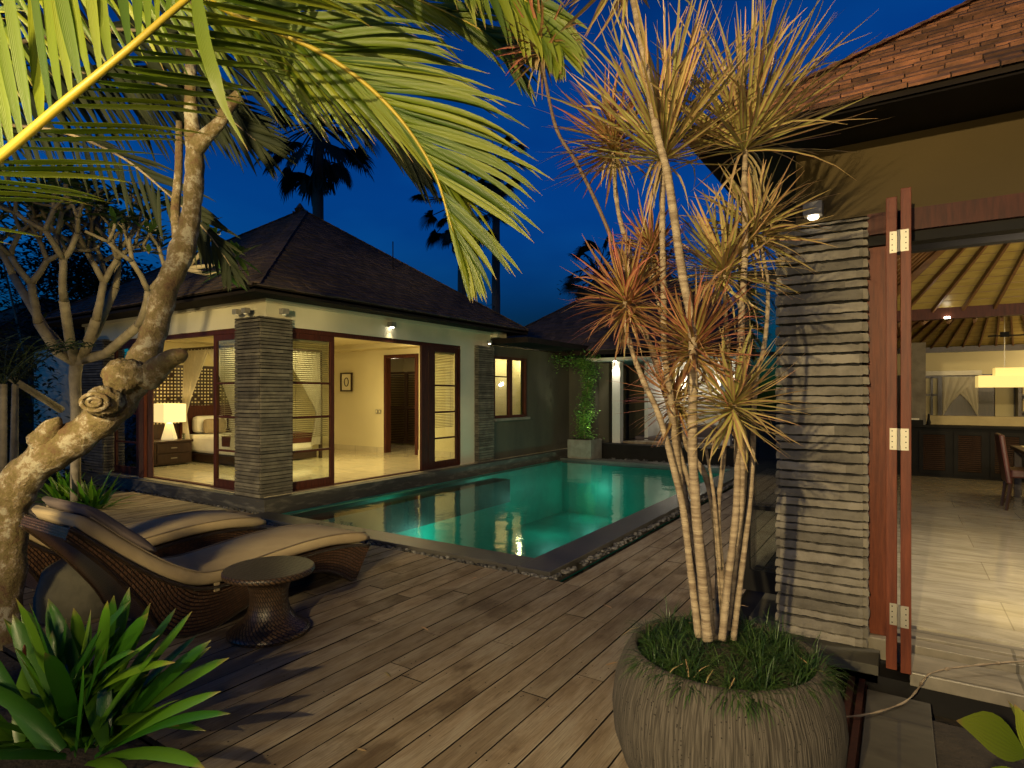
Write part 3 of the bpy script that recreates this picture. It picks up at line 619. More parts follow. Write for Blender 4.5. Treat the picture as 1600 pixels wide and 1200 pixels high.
boxes('annex_canopy','roofdark',vt,(-7.9,-6.75,11.0,14.9,2.78,2.90))
boxes('beam_end','plaster',vt,(-7.86,-7.5,10.95,11.3,2.92,3.05))
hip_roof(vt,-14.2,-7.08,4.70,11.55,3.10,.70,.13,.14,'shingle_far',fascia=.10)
soffit(vt,-14.2,-7.08,4.70,11.55,vx0,vx1,vy0,vy1,3.07)
q=MB(); q.lathe([(.06,0),(.10,-.03),(.06,.03),(.02,.09),(0,.1)],(-10.64,8.12,5.60),10); q.build('roof_finial','shingle_far',vt)
# rods of the lightning protection
boxes('roof_rod','black',vt,(-8.62,-8.605,8.8,8.815,4.1,4.75))
wall_lamp((-7.94,5.18,2.86),(0,-1,0),'pale cube lamp left of the villa corner edge, on the short side',False,.05)
wall_lamp((-8.16,5.18,2.86),(0,-1,0),'dark cube lamp on top left edge of the villa corner column',False,.05)
wall_lamp((-7.66,5.52,2.87),(1,0,0),'grey cube lamp right of the villa corner above the slate column',False,.055)
wall_lamp((-7.70,7.78,2.90),(1,0,0),'lit cube lamp glowing over the open villa doors on pool side',True,.06,power=5)
wall_lamp((-7.60,10.7,2.80),(1,0,0),'small cube lamp above the narrow slate column by the window',True,.045)
# things inside the villa
t=thing('picture',(-12.3,10.86,1.6),'square dark framed picture of a ring on the cream villa wall','picture')
def at_y(px,py,y):
    k=(px-800)/930.; D=y/(FW.y+k*RT.y); return V((D*(FW.x+k*RT.x),y,HEYE-(py-616)/930.*D))
def picture(px,py,y,w,h,label,ring):
    c=at_y(px,py,y)
    t.location=c
c=at_y(542,597,10.86)
bpy.data.objects.remove(t)
def make_picture(c,w,h,label,kind,axis='y'):
    t=thing('picture',c,label,'picture'); c=V(c)
    def bx_(a0,a1,z0,z1,d0,d1):
        if axis=='y': return (c.x+a0,c.x+a1,c.y-d1,c.y-d0,c.z+z0,c.z+z1)
        return (c.x+d0,c.x+d1,c.y+a0,c.y+a1,c.z+z0,c.z+z1)
    f=.035
    boxes('frame','furn',t,bx_(-w/2,w/2,-h/2,-h/2+f,0,.04),bx_(-w/2,w/2,h/2-f,h/2,0,.04),bx_(-w/2,-w/2+f,-h/2+f,h/2-f,0,.04),bx_(w/2-f,w/2,-h/2+f,h/2-f,0,.04))
    boxes('canvas','art',t,bx_(-w/2+f,w/2-f,-h/2+f,h/2-f,0,.012))
    q=MB()
    if kind=='ring':
        pts=[V((math.cos(a)*w*.17,-.02,math.sin(a)*h*.22)) if axis=='y' else V((.02,math.cos(a)*w*.17,math.sin(a)*h*.22)) for a in [i*PI/9 for i in range(19)]]
        q.tube([c+p for p in pts],.012,6)
    else:
        for i in range(5):
            p=V((.018,R_.uniform(-.06,.06),R_.uniform(-.1,.1))); q.tube([c+p,c+p+V((.0,.03,.05)),c+p+V((.0,-.01,.1))],.008,5)
    q.build('drawing','artdark',t); return t
make_picture(c,.44,.50,'square dark framed picture of a ring on the cream villa wall','ring')
make_picture((-9.595,12.55,1.85),.6,.75,'pale picture seen through the small pool-side window','abstract','x')
c=at_y(591,643,10.88)
t=thing('light_switch',c,'cream double light switch on the villa wall beside the hall doorway','light switch')
boxes('plate','steel',t,(c.x-.09,c.x-.01,c.y-.012,c.y,c.z-.05,c.z+.05),(c.x+.02,c.x+.10,c.y-.010,c.y,c.z-.05,c.z+.05))
boxes('rocker','art',t,(c.x-.07,c.x-.03,c.y-.018,c.y-.0121,c.z-.03,c.z+.03)); boxes('rocker','art',t,(c.x+.04,c.x+.08,c.y-.016,c.y-.0101,c.z-.03,c.z+.03))
t=thing('bench',(-9.95,11.7,.17),'small pale upholstered bench beyond the hall doorway','bench')
boxes('seat','linen',t,(-10.3,-9.85,11.4,12.5,.30,.62),bevel=.03); boxes('bench_base','furn',t,(-10.25,-9.9,11.45,12.45,.172,.30))
# bedroom
def at_ground(px,py,z): return ground(px,py,z)
nx,ny=-12.95,6.52
t=thing('nightstand',(nx,ny,.17),'dark wooden nightstand with small drawers beside the bed','nightstand')
boxes('cabinet','furn',t,(nx-.33,nx+.33,ny-.38,ny+.38,.20,.65),bevel=.005); boxes('top','furn',t,(nx-.35,nx+.35,ny-.41,ny+.41,.651,.69),bevel=.004)
for zz in (.45,.24):
    dr=boxes('drawer','furn',t,(nx+.331,nx+.35,ny-.33,ny+.33,zz,zz+.18)); boxes('drawer_pull','steel',dr,(nx+.351,nx+.365,ny-.06,ny+.06,zz+.08,zz+.10))
lx,ly=-12.98,6.62
t=thing('table_lamp',(lx,ly,.69),'lit table lamp with square cream shade on the nightstand','table lamp')
q=MB(); q.lathe([(.17,0),(.17,.02),(.075,.34),(.05,.36),(0,.36)],(lx,ly,.691),4); q.build('lamp_base','lampbase',t)
q=MB(); hw=.23
for e in ((-hw,-hw,hw,-hw+.005),(-hw,hw-.005,hw,hw),(-hw,-hw+.005,-hw+.005,hw-.005),(hw-.005,-hw+.005,hw,hw-.005)): q.box(lx+e[0],lx+e[2],ly+e[1],ly+e[3],1.06,1.45)
q.build('lamp_shade','shade',t)
lamp('POINT','table_lamp_light',(lx,ly,1.25),8,(1,.76,.36),.08)
lamp('POINT','far_table_lamp_light',(-13.0,9.5,1.25),6,(1,.76,.36),.08)
t=thing('drinking_glass',(nx+.25,ny+.25,.69),'small clear glass on the nightstand in front of lamp','glass')
q=MB(); q.lathe([(.03,0),(.035,.13),(.03,.13),(.026,.01)],(nx+.22,ny+.27,.691),12); q.build('tumbler','glass2',t)
q=MB(); q.box(-13.445,-13.42,5.7,9.9,.17,2.3)
for i in range(34):
    for j in range(17):
        yy=5.75+i*.075; zz=1.0+j*.075
        if R_.random()<.93: q.box(-13.4195,-13.405,yy,yy+.034,zz,zz+.034,1)
tag(q.build('wall_screen',['furn','art'],None),'dark screen panel with small pale square tiles behind nightstand','wall panel')
bx0,bx1,by0,by1=-13.35,-11.3,7.15,9.0
t=thing('bed',(-12.3,8.0,.17),'double bed in white linen with pillows in the villa bedroom','bed')
boxes('bed_frame','furn',t,(bx0,bx1+.05,by0-.04,by1+.04,.20,.36)); boxes('mattress','linen',t,(bx0+.03,bx1,by0,by1,.365,.76),bevel=.07)
boxes('headboard','darkwood',t,(bx0-.05,bx0+.02,by0-.1,by1+.1,.2,1.4))
for i in range(2):
    boxes('pillow','linen',t,(bx0+.03,bx0+.30,by0+.10+i*.86,by0+.84+i*.86,.78,1.16),bevel=.09); boxes('pillow','cushion',t,(bx0+.32,bx0+.5,by0+.2+i*.86,by0+.7+i*.86,.77,1.10),bevel=.07)
boxes('bed_throw','leather',t,(bx1-.62,bx1+.012,by0-.012,by1+.012,.55,.775),bevel=.02)
t=thing('bed_canopy',(-12.3,8.0,2.6),'white mosquito net canopy gathered at the bed posts','bed canopy')
def drape(x,y,dx,dy,W_,zt=2.62):
    q=MB(); n=26; m=18; b=len(q.v)
    for j in range(m+1):
        f=j/m; z=zt-f*(zt-.5); w=W_*(max(0,(z-1.2)/1.4)**1.15)+.10+max(0,1.2-z)*.22
        for i in range(n+1):
            u=i/n; o=.035*math.sin(u*n*1.9+j*.12); q.v.append((x+dx*u*w+abs(dy)*o,y+dy*u*w+abs(dx)*o,z))
    for j in range(m):
        for i in range(n): a=b+j*(n+1)+i; q.face([a,a+1,a+n+2,a+n+1])
    return q.build('net_drape','netting',t,smooth=True)
for X_,sx in ((bx0+.12,1),(bx1+.1,-1)):
    for Y_ in (by0-.1,by1+.1): drape(X_,Y_,sx,0,.95)
drape(bx1+.12,by0-.08,0,1,.9); drape(bx1+.12,by1+.08,0,-1,.9)
boxes('canopy_rail','furn',t,(bx0,bx1+.1,by0-.12,by0-.08,2.6,2.66),(bx0,bx1+.1,by1+.08,by1+.12,2.6,2.66),(bx0,bx0+.04,by0-.08,by1+.08,2.6,2.66),(bx1+.1,bx1+.14,by0-.12,by1+.12,2.6,2.66),(bx1+.08,bx1+.14,by0-.13,by0-.07,.18,2.6),(bx1+.08,bx1+.14,by1+.07,by1+.13,.18,2.6))

# ================================================================ BALE (daybed pavilion) and the dark boundary
t=thing('bale_pavilion',(-5.0,15.8,0),'open daybed pavilion with lit white posts beyond the pool','pavilion')
boxes('base','black',t,(-6.55,-3.2,14.4,17.3,-.13,.36),bevel=.01)
boxes('daybed_step','deck',t,(-6.1,-3.3,14.75,17.1,.361,.42))
PX=[-6.30,-3.5]
for xx in PX: boxes('post','white',t,(xx-.11,xx+.11,14.75,14.97,.361,2.52))
boxes('back_wall','white',t,(-6.2,-3.4,17.0,17.12,.42,2.6)); boxes('side_panel','white',t,(-5.72,-5.62,15.3,17.0,.42,2.5))
q=MB()
for i in range(8): q.box(-5.6,-3.45,16.985,17.0,.5+i*.26,.51+i*.26)
q.build('panel_groove','black',t)
boxes('pavilion_ceiling','white',t,(-7.0,-2.9,14.3,17.6,2.53,2.60))
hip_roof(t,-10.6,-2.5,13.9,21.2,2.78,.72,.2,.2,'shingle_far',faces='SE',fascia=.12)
for xx in (-5.15,-4.0): 
    q=MB(); q.lathe([(.05,0),(.05,.12),(.03,.12)],(xx,16.95,1.95),10); q.build('sconce','bulb2',t)
    lamp('POINT','sconce_light',(xx,16.8,1.95),16,(1,.9,.72),.04)
q=MB(); q.lathe([(.04,0),(.04,-.02),(0,-.02)],(-6.30,14.66,2.529),10); q.build('downlight','bulb2',t)
lamp('SPOT','post_light',(-6.30,14.66,2.48),45,(1,.9,.7),.03,(-6.30,14.80,.3),90,.7)
for i,(xx,ww) in enumerate(((-5.5,.55),(-4.6,.6),(-3.9,.5))):
    q=MB(); n=10; b=len(q.v)
    o=boxes('cushion','pillow',None,(xx,xx+ww,15.9,16.15,.43,.86),bevel=.1)
    tag(o,['brown scatter cushion at the left end of the far daybed','brown scatter cushion in the middle of the far daybed','brown scatter cushion at the right end of the far daybed'][i],'cushion','cushions on the far daybed')
o=boxes('daybed_mattress','pillow',None,(-6.0,-3.4,15.3,16.8,.421,.52),bevel=.03); tag(o,'flat brown mattress on the far daybed platform','mattress')
tag(boxes('boundary_wall','darkwall',None,(-14,-7.8,15.05,15.25,-.13,2.5),(-7.0,-6.6,14.96,15.2,-.13,2.5),(-8.6,-2.6,17.32,17.5,-.13,2.55),(-2.6,6,18.2,18.4,-.13,2.6)),'dark rendered boundary wall behind the planter','wall')
# planter box with climbing vine
px_,py_=-6.78,13.85
t=thing('box_planter',(px_,py_,0),'square grey concrete planter at the far pool corner','planter')
q=MB(); w=.33; q.box(px_-w,px_+w,py_-w,py_+w,-.02,.50,0); q.build('box','concrete',t,bevel=.012)
boxes('planter_soil','soil',t,(px_-w+.04,px_+w-.04,py_-w+.04,py_+w-.04,.501,.515))
t=thing('climbing_vine',(px_,py_,.5),'bright green vine climbing a post out of the box planter','vine')
q=MB(); stem=[V((px_,py_,.5)),V((px_-.05,py_+.05,1.0)),V((px_+.05,py_+.02,1.6)),V((px_+.12,py_,2.2)),V((px_-.1,py_,2.55))]
sp=smoothpath(stem,5); q.tube(sp,.015,5); q.build('stem','plumbark',t)
q=MB()
def leaflet(q,p,L_,w,mi=0,up=.3):
    a=R_.uniform(0,2*PI); d=V((math.cos(a),math.sin(a),R_.uniform(-.6,up))).normalized(); sd=d.cross(V((0,0,1))).normalized()
    q.leaf([p,p+d*L_*.5+UP*.01,p+d*L_-UP*L_*.12],[w*.4,w,.001],sd,.2,mi)
for i in range(2300):
    f=R_.random()**.9; k=f*(len(sp)-1); j=min(int(k),len(sp)-2); p=sp[j].lerp(sp[j+1],k-j)
    r=.17+(.20*(1-f*5) if f<.2 else 0)-.05*math.sin(f*14)
    p=p+V((R_.gauss(0,r*.55),R_.gauss(0,r*.55),R_.uniform(-.03,.03))); leaflet(q,p,R_.uniform(.05,.09),R_.uniform(.018,.03))
for i in range(500):
    p=V((px_+R_.uniform(-1.1,.3),py_+R_.uniform(-.3,.5),R_.gauss(2.55,.12))); leaflet(q,p,R_.uniform(.05,.09),R_.uniform(.018,.03))
q.build('foliage','vine',t)
lamp('SPOT','planter_spot_light',(px_+.5,py_-.2,.45),44,(.95,1,.6),.03,(px_,py_,1.4),80,.8)
# ================================================================ PAVILION (right)
pt=thing('dining_pavilion',(1.4,9,0),'dining pavilion with shingle roof, slate column and open glass doors','pavilion')
wx0,wx1,wy0,wy1=-.57,3.6,4.30,15.2
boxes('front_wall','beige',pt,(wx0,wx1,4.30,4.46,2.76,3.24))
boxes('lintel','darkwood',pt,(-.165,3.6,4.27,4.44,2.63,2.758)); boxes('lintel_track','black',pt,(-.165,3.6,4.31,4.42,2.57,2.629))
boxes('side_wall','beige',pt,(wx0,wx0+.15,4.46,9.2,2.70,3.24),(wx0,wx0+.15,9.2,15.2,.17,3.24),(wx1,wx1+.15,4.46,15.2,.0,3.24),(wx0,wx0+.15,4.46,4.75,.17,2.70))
boxes('side_track','darkwood',pt,(wx0-.01,wx0+.12,4.75,9.2,2.6,2.70))
boxes('back_wall','plaster_in',pt,(wx0+.15,wx1,15.0,15.15,2.05,2.62),(1.58,1.86,14.98,15.1,.17,2.05))
slate_column('column',-.67,-.175,4.26,4.62,.09,2.745,.062,pt,'slate',seg=.03,jag=.010)
boxes('door_jamb','redwood',pt,(-.17,-.06,4.36,4.42,.09,2.57)); boxes('jamb_back','black',pt,(-.172,-.095,4.425,4.47,.09,2.6))
boxes('pavilion_floor','pfloor',pt,(-.40,3.6,4.555,15.1,.0,.182)); boxes('threshold','step',pt,(-.62,3.6,4.41,4.55,.0,.165),(-.62,3.6,4.29,4.405,.0,.150),bevel=.003)
boxes('step','step',pt,(.05,3.6,3.98,4.285,.03,.105),bevel=.005); boxes('step_riser','black',pt,(-.62,3.6,4.02,4.28,-.12,.029)); boxes('plinth','darkwall',pt,(-.75,-.1,4.02,4.285,-.02,.085),bevel=.004)
boxes('side_plinth','darkwall',pt,(-.86,-.625,4.30,15.1,-.12,.13))
hip_roof(pt,-1.05,4.15,3.58,15.9,3.19,.74,.095,.19,'shingle',faces='SW',fascia=.04,thick=.06)
soffit(pt,-.92,4.02,3.71,15.77,wx0,wx1,4.30,wy1,3.25,'black')
# folding leaves standing open, edge on
def stacked_leaf(x0,x1,y0,y1,z0,z1):
    lf=boxes('folding_door','redwood',pt,(x0,x1,y0,y0+.08,z0,z1),(x0,x1,y1-.08,y1,z0,z1),(x0+.001,x1-.001,y0+.08,y1-.08,z0,z0+.2),(x0+.001,x1-.001,y0+.08,y1-.08,z1-.1,z1),*[(x0+.006,x1-.006,y0+.08,y1-.08,z0+(z1-z0)*f,z0+(z1-z0)*f+.03) for f in (.3,.52,.74)],bevel=.003)
    boxes('glass_pane','glass',lf,((x0+x1)/2-.003,(x0+x1)/2+.003,y0+.08,y1-.08,z0+.2,z1-.1)); return lf
l1=stacked_leaf(-.063,-.010,3.955,4.25,.108,2.755); l2=stacked_leaf(.006,.056,3.935,4.25,.108,2.79)
for z in (2.50,1.40,.42):
    q=MB(); q.box(-.045,-.010,3.9515,3.9545,z-.06,z+.06); q.box(.006,.044,3.9315,3.9345,z-.06,z+.06); q.tube([(-.002,3.93,z-.06),(-.002,3.93,z+.06)],.007,8)
    for dz in (-.045,-.015,.015,.045):
        q.box(-.036,-.030,3.9495,3.9514,z+dz-.003,z+dz+.003,1); q.box(.028,.034,3.9295,3.9314,z+dz-.003,z+dz+.003,1)
    q.build('hinge',['steel','black'],l2)
door_leaf(pt,(-1.06,4.90,.13),V((1,0,0)),.47,.13,2.6,(.26,.5,.74),m='black',stile=.085,gl='glass2',bottom=.16)
door_leaf(pt,(-1.04,5.02,.13),V((1,0,0)),.47,.13,2.6,(.26,.5,.74),m='black',stile=.085,gl='glass2',bottom=.16)
wall_lamp((-.46,4.30,2.83),(0,-1,0),'pale cube lamp above the right pavilion slate column',True,.055)
# ceilings
def pyramid_ceiling(x0,x1,y0,y1,z,ax,ay,az,nr):
    q=MB(); A=V((ax,ay,az)); cs=[V((x0,y0,z)),V((x1,y0,z)),V((x1,y1,z)),V((x0,y1,z))]; r=MB()
    for i in range(4):
        a,b=cs[i],cs[(i+1)%4]; bb=len(q.v); n=nr
        q.v+=[tuple(a),tuple(b),tuple(A)]; q.face([bb,bb+2,bb+1])
        # boards as shallow grooves
        for k in range(n):
            p=a.lerp(b,(k+.5)/n); e=A+(p-A).normalized()*.12; d=V((0,0,-.035)); r.bar(p+d,e+d,.028,.045)
        p=a; r.bar(a+V((0,0,-.06)),A+V((0,0,-.06)),.10,.12)
        for k in range(1,22):
            f=k/22; p1=a.lerp(A,f); p2=b.lerp(A,f); r2=V((0,0,-.004)); gr.bar(p1+r2,p2+r2,.006,.004)
    q.build('ceiling_boards','ceilwood',pt); r.build('ceiling_rafters','darkceil',pt)
MT['darkceil']=mat('rafter_wood',(.16,.075,.025),.45,(.10,.045,.016),6)
gr=MB()
pyramid_ceiling(wx0+.15,wx1,4.46,9.25,2.74,1.5,6.8,4.25,13); pyramid_ceiling(wx0+.15,wx1,9.38,15.0,2.60,1.42,12.1,3.88,15)
gr.build('board_joints','darkceil',pt)
boxes('tie_beam','darkwood',pt,(wx0+.15,wx1,9.25,9.38,2.60,2.80)); boxes('tie_beam','furn',pt,(wx0+.15,wx1,14.9,14.999,2.5,2.61),(wx0+.15,wx0+.22,4.46,15,2.6,2.72))
boxes('tie_beam','black',pt,(-.42,3.6,5.35,5.45,2.72,2.84))
for p in (at_y(1550,338,4.9),at_y(1480,495,9.24)):
    q=MB(); q.lathe([(.03,0),(.03,-.02),(0,-.02)],p,10); o=q.build('ceiling_spot','bulb2',pt)
for x_,y_ in ((.35,5.6),(1.0,6.2),(.2,8.0)): lamp('SPOT','ceiling_spot_light',(x_,y_,2.7),5,(1,.9,.75),.012,(x_,y_,0),90,.5)
boxes('inner_pillar','concrete',pt,(.13,.40,12.98,13.24,.17,2.58))
# kitchen bar
t=thing('kitchen_bar',(1.6,13,.18),'long dark kitchen bar with louvered doors and stone top','kitchen bar')
boxes('cabinet','black',t,(-.1,3.5,12.95,13.5,.183,1.06)); boxes('worktop','black',t,(-.14,3.5,12.86,13.6,1.061,1.10)); boxes('splash_ledge','ledge',t,(.40,3.5,13.25,13.5,1.101,1.26))
for i in range(5):
    x0=.30+i*.5; dd=boxes('louver_door','black',t,(x0,x0+.06,12.925,12.9495,.24,1.0),(x0+.38,x0+.44,12.925,12.9495,.24,1.0),(x0+.06,x0+.38,12.925,12.9495,.24,.30),(x0+.06,x0+.38,12.925,12.9495,.94,1.0))
    q=MB(); z=.32
    while z<.93: q.obox((x0+.22,12.938,z),(.16,0,0),(0,.008,.010),(0,-.002,.002)); z+=.035
    q.build('louvers','furn',dd)
t=thing('espresso_machine',(.5,13.1,1.1),'small dark coffee machine with a lit top at the bar end','coffee machine')
boxes('body','black',t,(.12,.36,12.88,12.975,1.101,1.19)); boxes('cup_tray','linen',t,(.14,.30,12.885,12.97,1.191,1.22)); q=MB(); q.lathe([(.03,0),(.035,.05),(.02,.11),(.015,.2),(.0,.2)],(.44,12.94,1.101),12); q.build('bottle','black',t)
# back of the pavilion: window, curtain, shelves
t=thing('inner_window',(.7,15.05,.9),'dark framed window with warm panes behind the bar','window')
def aty(px,py,y=14.95): return at_y(px,py,y)
a=aty(1442,586); b=aty(1470,652); boxes('frame','furn',t,(a.x,a.x+.05,14.9,14.97,1.0,2.05),(b.x-.05,b.x+.06,14.9,14.97,1.0,2.05),((a.x+b.x)/2-.02,(a.x+b.x)/2+.02,14.91,14.96,1.0,2.0),(a.x+.05,b.x-.05,14.91,14.965,1.98,2.05),(a.x+.05,b.x-.05,14.91,14.96,1.62,1.65))
boxes('pane','shadeglow',t,(a.x+.05,b.x-.05,14.97,14.975,1.25,1.95)) if 'shadeglow' in MT else boxes('pane','plaster_in',t,(a.x+.05,b.x-.05,14.97,14.975,1.0,1.98))
t=thing('window_curtain',(1.1,14.9,1.2),'sheer white curtain crossed over the dark window behind the bar','curtain')
a=aty(1472,592); b=aty(1528,650)
for sgn in (0,1):
    q=MB(); n=12; m=16; bb=len(q.v)
    for j in range(m+1):
        f=j/m
        for i in range(n+1):
            u=i/n; x0=(a.x if sgn==0 else b.x); x1=(b.x if sgn==0 else a.x)
            xx=x0+(x1-x0)*(u*(1-f)*1.0+f*(.75+.25*u)); z=2.0-f*.75*(.6+.4*u)-(.06*f)
            q.v.append((xx,14.86-sgn*.03+.015*math.sin(u*26),z))
    for j in range(m):
        for i in range(n): p=bb+j*(n+1)+i; q.face([p,p+1,p+n+2,p+n+1])
    q.build('curtain_panel','netting',t,smooth=True)
boxes('curtain_box','steel',t,(a.x-.35,b.x+.05,14.80,14.90,2.03,2.12))
t=thing('bookshelf',(2.1,15,.9),'dark bookshelf with boxes behind the pendant lamp','bookshelf')
boxes('shelf_case','furn',t,(1.88,1.93,14.6,15,.18,2.05),(2.9,2.95,14.6,15,.18,2.05),*[(1.93,2.9,14.6,15,z,z+.03) for z in (.5,.95,1.3,1.62,1.98)])
q=MB()
for z in (1.33,1.65):
    x=1.95
    while x<2.8: w=R_.uniform(.03,.09); q.box(x,x+w,14.65,14.9,z+.001,z+R_.uniform(.15,.25)); x+=w+.006
q.build('books','ledge',t)
boxes('inner_dark_panel','furn',pt,(-.4,1.57,15.02,15.08,.2,2.05),(1.86,3.6,15.02,15.08,.2,2.05))
# pendant
c=at(1578,590,8.6)
t=thing('pendant_lamp',c,'two tier rectangular yellow pendant lamp over the dining table','pendant lamp')
boxes('lower_shade','pendant',t,(c.x-.38,c.x+.62,c.y-.22,c.y+.22,c.z-.14,c.z+.03)); boxes('upper_shade','pendant',t,(c.x-.18,c.x+.42,c.y-.16,c.y+.16,c.z+.032,c.z+.14))
boxes('suspension_rod','steel',t,(c.x-.065,c.x-.055,c.y-.005,c.y+.005,c.z+.14,c.z+1.9),(c.x+.30,c.x+.31,c.y-.005,c.y+.005,c.z+.14,c.z+1.9)); boxes('canopy_bracket','black',t,(c.x-.25,c.x+.35,c.y-.01,c.y+.01,c.z+.60,c.z+.62),(c.x-.11,c.x-.01,c.y-.04,c.y+.04,c.z+.59,c.z+.66))
# dining table + chair
t=thing('dining_table',(2.0,9.3,.18),'dark dining table with glass inset top at the picture edge','dining table')
boxes('tabletop','furn',t,(1.35,2.6,8.9,11.2,.86,.91),bevel=.008); boxes('inset','plaster_in',t,(1.45,2.5,9.0,11.1,.9105,.914))
for xx in (1.42,2.5):
    for yy in (8.98,11.08): boxes('leg','furn',t,(xx-.04,xx+.04,yy-.04,yy+.04,.183,.86))
c=ground(1583,795,.18); cx,cy=c.x,c.y
t=thing('dining_chair',(cx,cy,.18),'dark red upholstered dining chair drawn up to the table','dining chair')
q=MB(); q.box(cx-.05,cx+.42,cy-.24,cy+.24,.60,.70); q.build('seat','leather',t,bevel=.02)
q=MB(); q.hexa([(cx-.09,cy-.24,.52),(cx-.03,cy-.24,.52),(cx-.03,cy+.24,.52),(cx-.09,cy+.24,.52),(cx-.17,cy-.22,1.14),(cx-.11,cy-.22,1.14),(cx-.11,cy+.22,1.14),(cx-.17,cy+.22,1.14)]); q.build('backrest','leather',t,bevel=.02)
for sx,sy in ((-.04,-.2),(-.04,.2),(.36,-.2),(.36,.2)):
    q=MB(); q.tube([(cx+sx,cy+sy,.60),(cx+sx-.05*(1 if sx<0 else -.3),cy+sy,.183)],[.028,.018],6); q.build('leg','furn',t)

# ================================================================ FURNITURE ON THE DECK
TOP=[(1.50,.87),(1.60,.78),(1.78,.62),(2.01,.44),(2.24,.315),(2.42,.285),(2.60,.29),(2.85,.315),(3.13,.335),(3.40,.335),(3.62,.315),(3.85,.275)]
BOT=[(1.48,.81),(1.57,.72),(1.72,.55),(1.90,.30),(1.99,.13),(2.10,.035),(2.25,.0),(2.40,.012),(2.62,.085),(2.85,.165),(3.10,.19),(3.32,.165),(3.50,.09),(3.62,.01),(3.68,.0)]
def resample(p,n):
    sp_=smoothpath([V((0,a,b)) for a,b in p],6); L_=[0]
    for i in range(1,len(sp_)): L_.append(L_[-1]+(sp_[i]-sp_[i-1]).length)
    out=[]
    for k in range(n):
        s=L_[-1]*k/(n-1); j=max(i for i in range(len(L_)) if L_[i]<=s+1e-9); j=min(j,len(L_)-2)
        out.append(sp_[j].lerp(sp_[j+1],(s-L_[j])/max(1e-6,L_[j+1]-L_[j])))
    return out
NP=48; tp=resample(TOP,NP); bp_=resample(BOT,NP)
def lounger(x1,dy,label):
    x0=x1-.68; t=thing('sun_lounger',(x1-.39,2.7+dy,0),label,'sun lounger','wicker sun loungers beside the pool')
    q=MB()
    def ring(i,x): 
        return [V((x,tp[i].y+dy,tp[i].z)),V((x,bp_[i].y+dy,bp_[i].z))]
    s=0
    for x,inn in ((x1,-1),(x0,1)):
        for i in range(NP-1):
            s0=i*2.8/NP; s1=(i+1)*2.8/NP
            a,b=ring(i,x); c_,d=ring(i+1,x); bb=len(q.v)
            M=4  # split the height so that the weave follows the curve
            h0=(a-b).length; h1=(c_-d).length
            vs=[]
            q.v+=[tuple(b),tuple(d),tuple(c_),tuple(a)]
            f=[bb,bb+1,bb+2,bb+3] if inn<0 else [bb+3,bb+2,bb+1,bb]
            uvv=[(s0,0),(s1,0),(s1,h1),(s0,h0)]; q.face(f,0,uvv if inn<0 else uvv[::-1])
    for arr,flip in ((tp,0),(bp_,1)):
        for i in range(NP-1):
            bb=len(q.v); q.v+=[(x0,arr[i].y+dy,arr[i].z),(x1,arr[i].y+dy,arr[i].z),(x1,arr[i+1].y+dy,arr[i+1].z),(x0,arr[i+1].y+dy,arr[i+1].z)]
            uvv=[(0,i*.06),(.78,i*.06),(.78,i*.06+.06),(0,i*.06+.06)]; f=[bb,bb+1,bb+2,bb+3]; q.face(f[::-1] if flip else f,0,uvv[::-1] if flip else uvv)
    for i in (0,NP-1):
        bb=len(q.v); q.v+=[(x0,tp[i].y+dy,tp[i].z),(x1,tp[i].y+dy,tp[i].z),(x1,bp_[i].y+dy,bp_[i].z),(x0,bp_[i].y+dy,bp_[i].z)]; q.face([bb,bb+1,bb+2,bb+3],0,[(0,0),(.78,0),(.78,.1),(0,.1)])
    q.build('wicker_frame','wicker',t,smooth=False)
    # braided rim
    q=MB()
    for x in (x0,x1):
        q.tube([V((x,p.y+dy,p.z)) for p in tp],.014,8,vs=3); q.tube([V((x,p.y+dy,p.z)) for p in bp_],.012,8,vs=3)
    q.build('braided_rim','wicker_t',t,smooth=True)
    # cushion: rounded pad following the top curve
    def pad(name,m,i0,i1,th,off,wx,extra=0):
        q=MB(); prof=[]
        K_=10
        for k in range(K_):   # cross-section (x,h) rounded box
            pass
        sec=[]
        hw=wx/2; r=min(th/2,.04)
        for cxs,czs,a0 in ((hw-r,r,-90),(hw-r,th-r,0),(-hw+r,th-r,90),(-hw+r,r,180)):
            for a in (0,30,60,90): sec.append((cxs+r*math.cos(rad(a0+a)),czs+r*math.sin(rad(a0+a))))
        idx=list(range(i0,i1)); b0=len(q.v); n=len(sec)
        for jj,i in enumerate(idx):
            p=tp[i]; tg=(tp[min(i+1,NP-1)]-tp[max(i-1,0)]).normalized(); nn=V((0,-tg.z,tg.y))
            e=min(jj,len(idx)-1-jj); sc=(.45,.8,.95,1)[min(e,3)]
            for sx,sz in sec:
                puff=1+.05*math.sin(jj*.9+sx*5)*(.5)
                P=V((x1-.34+sx*(1 if e>1 else .98),p.y+dy,p.z))+nn*(off+th/2+(sz-th/2)*sc*puff); q.v.append(tuple(P))
        for jj in range(len(idx)-1):
            for k in range(n): k2=(k+1)%n; q.face([b0+jj*n+k,b0+jj*n+k2,b0+(jj+1)*n+k2,b0+(jj+1)*n+k][::-1])
        q.face([b0+k for k in range(n)]); q.face([b0+(len(idx)-1)*n+k for k in range(n)][::-1]); return q.build(name,m,t,smooth=True)
    def piping(nm,i0,i1,off,wx,par_):
        q=MB()
        for sx in (-1,1):
            pp=[]
            for i in range(i0,i1):
                p=tp[i]; tg=(tp[min(i+1,NP-1)]-tp[max(i-1,0)]).normalized(); nn=V((0,-tg.z,tg.y)); pp.append(V((x1-.34+sx*(wx/2-.012),p.y+dy,p.z))+nn*off)
            q.tube(pp,.0055,6)
        return q.build(nm,'piping',par_,smooth=True)
    cu=pad('cushion','cushion',0,NP,.10,.012,.66)
    hp=pad('headrest','pillow',0,11,.075,.10,.65)
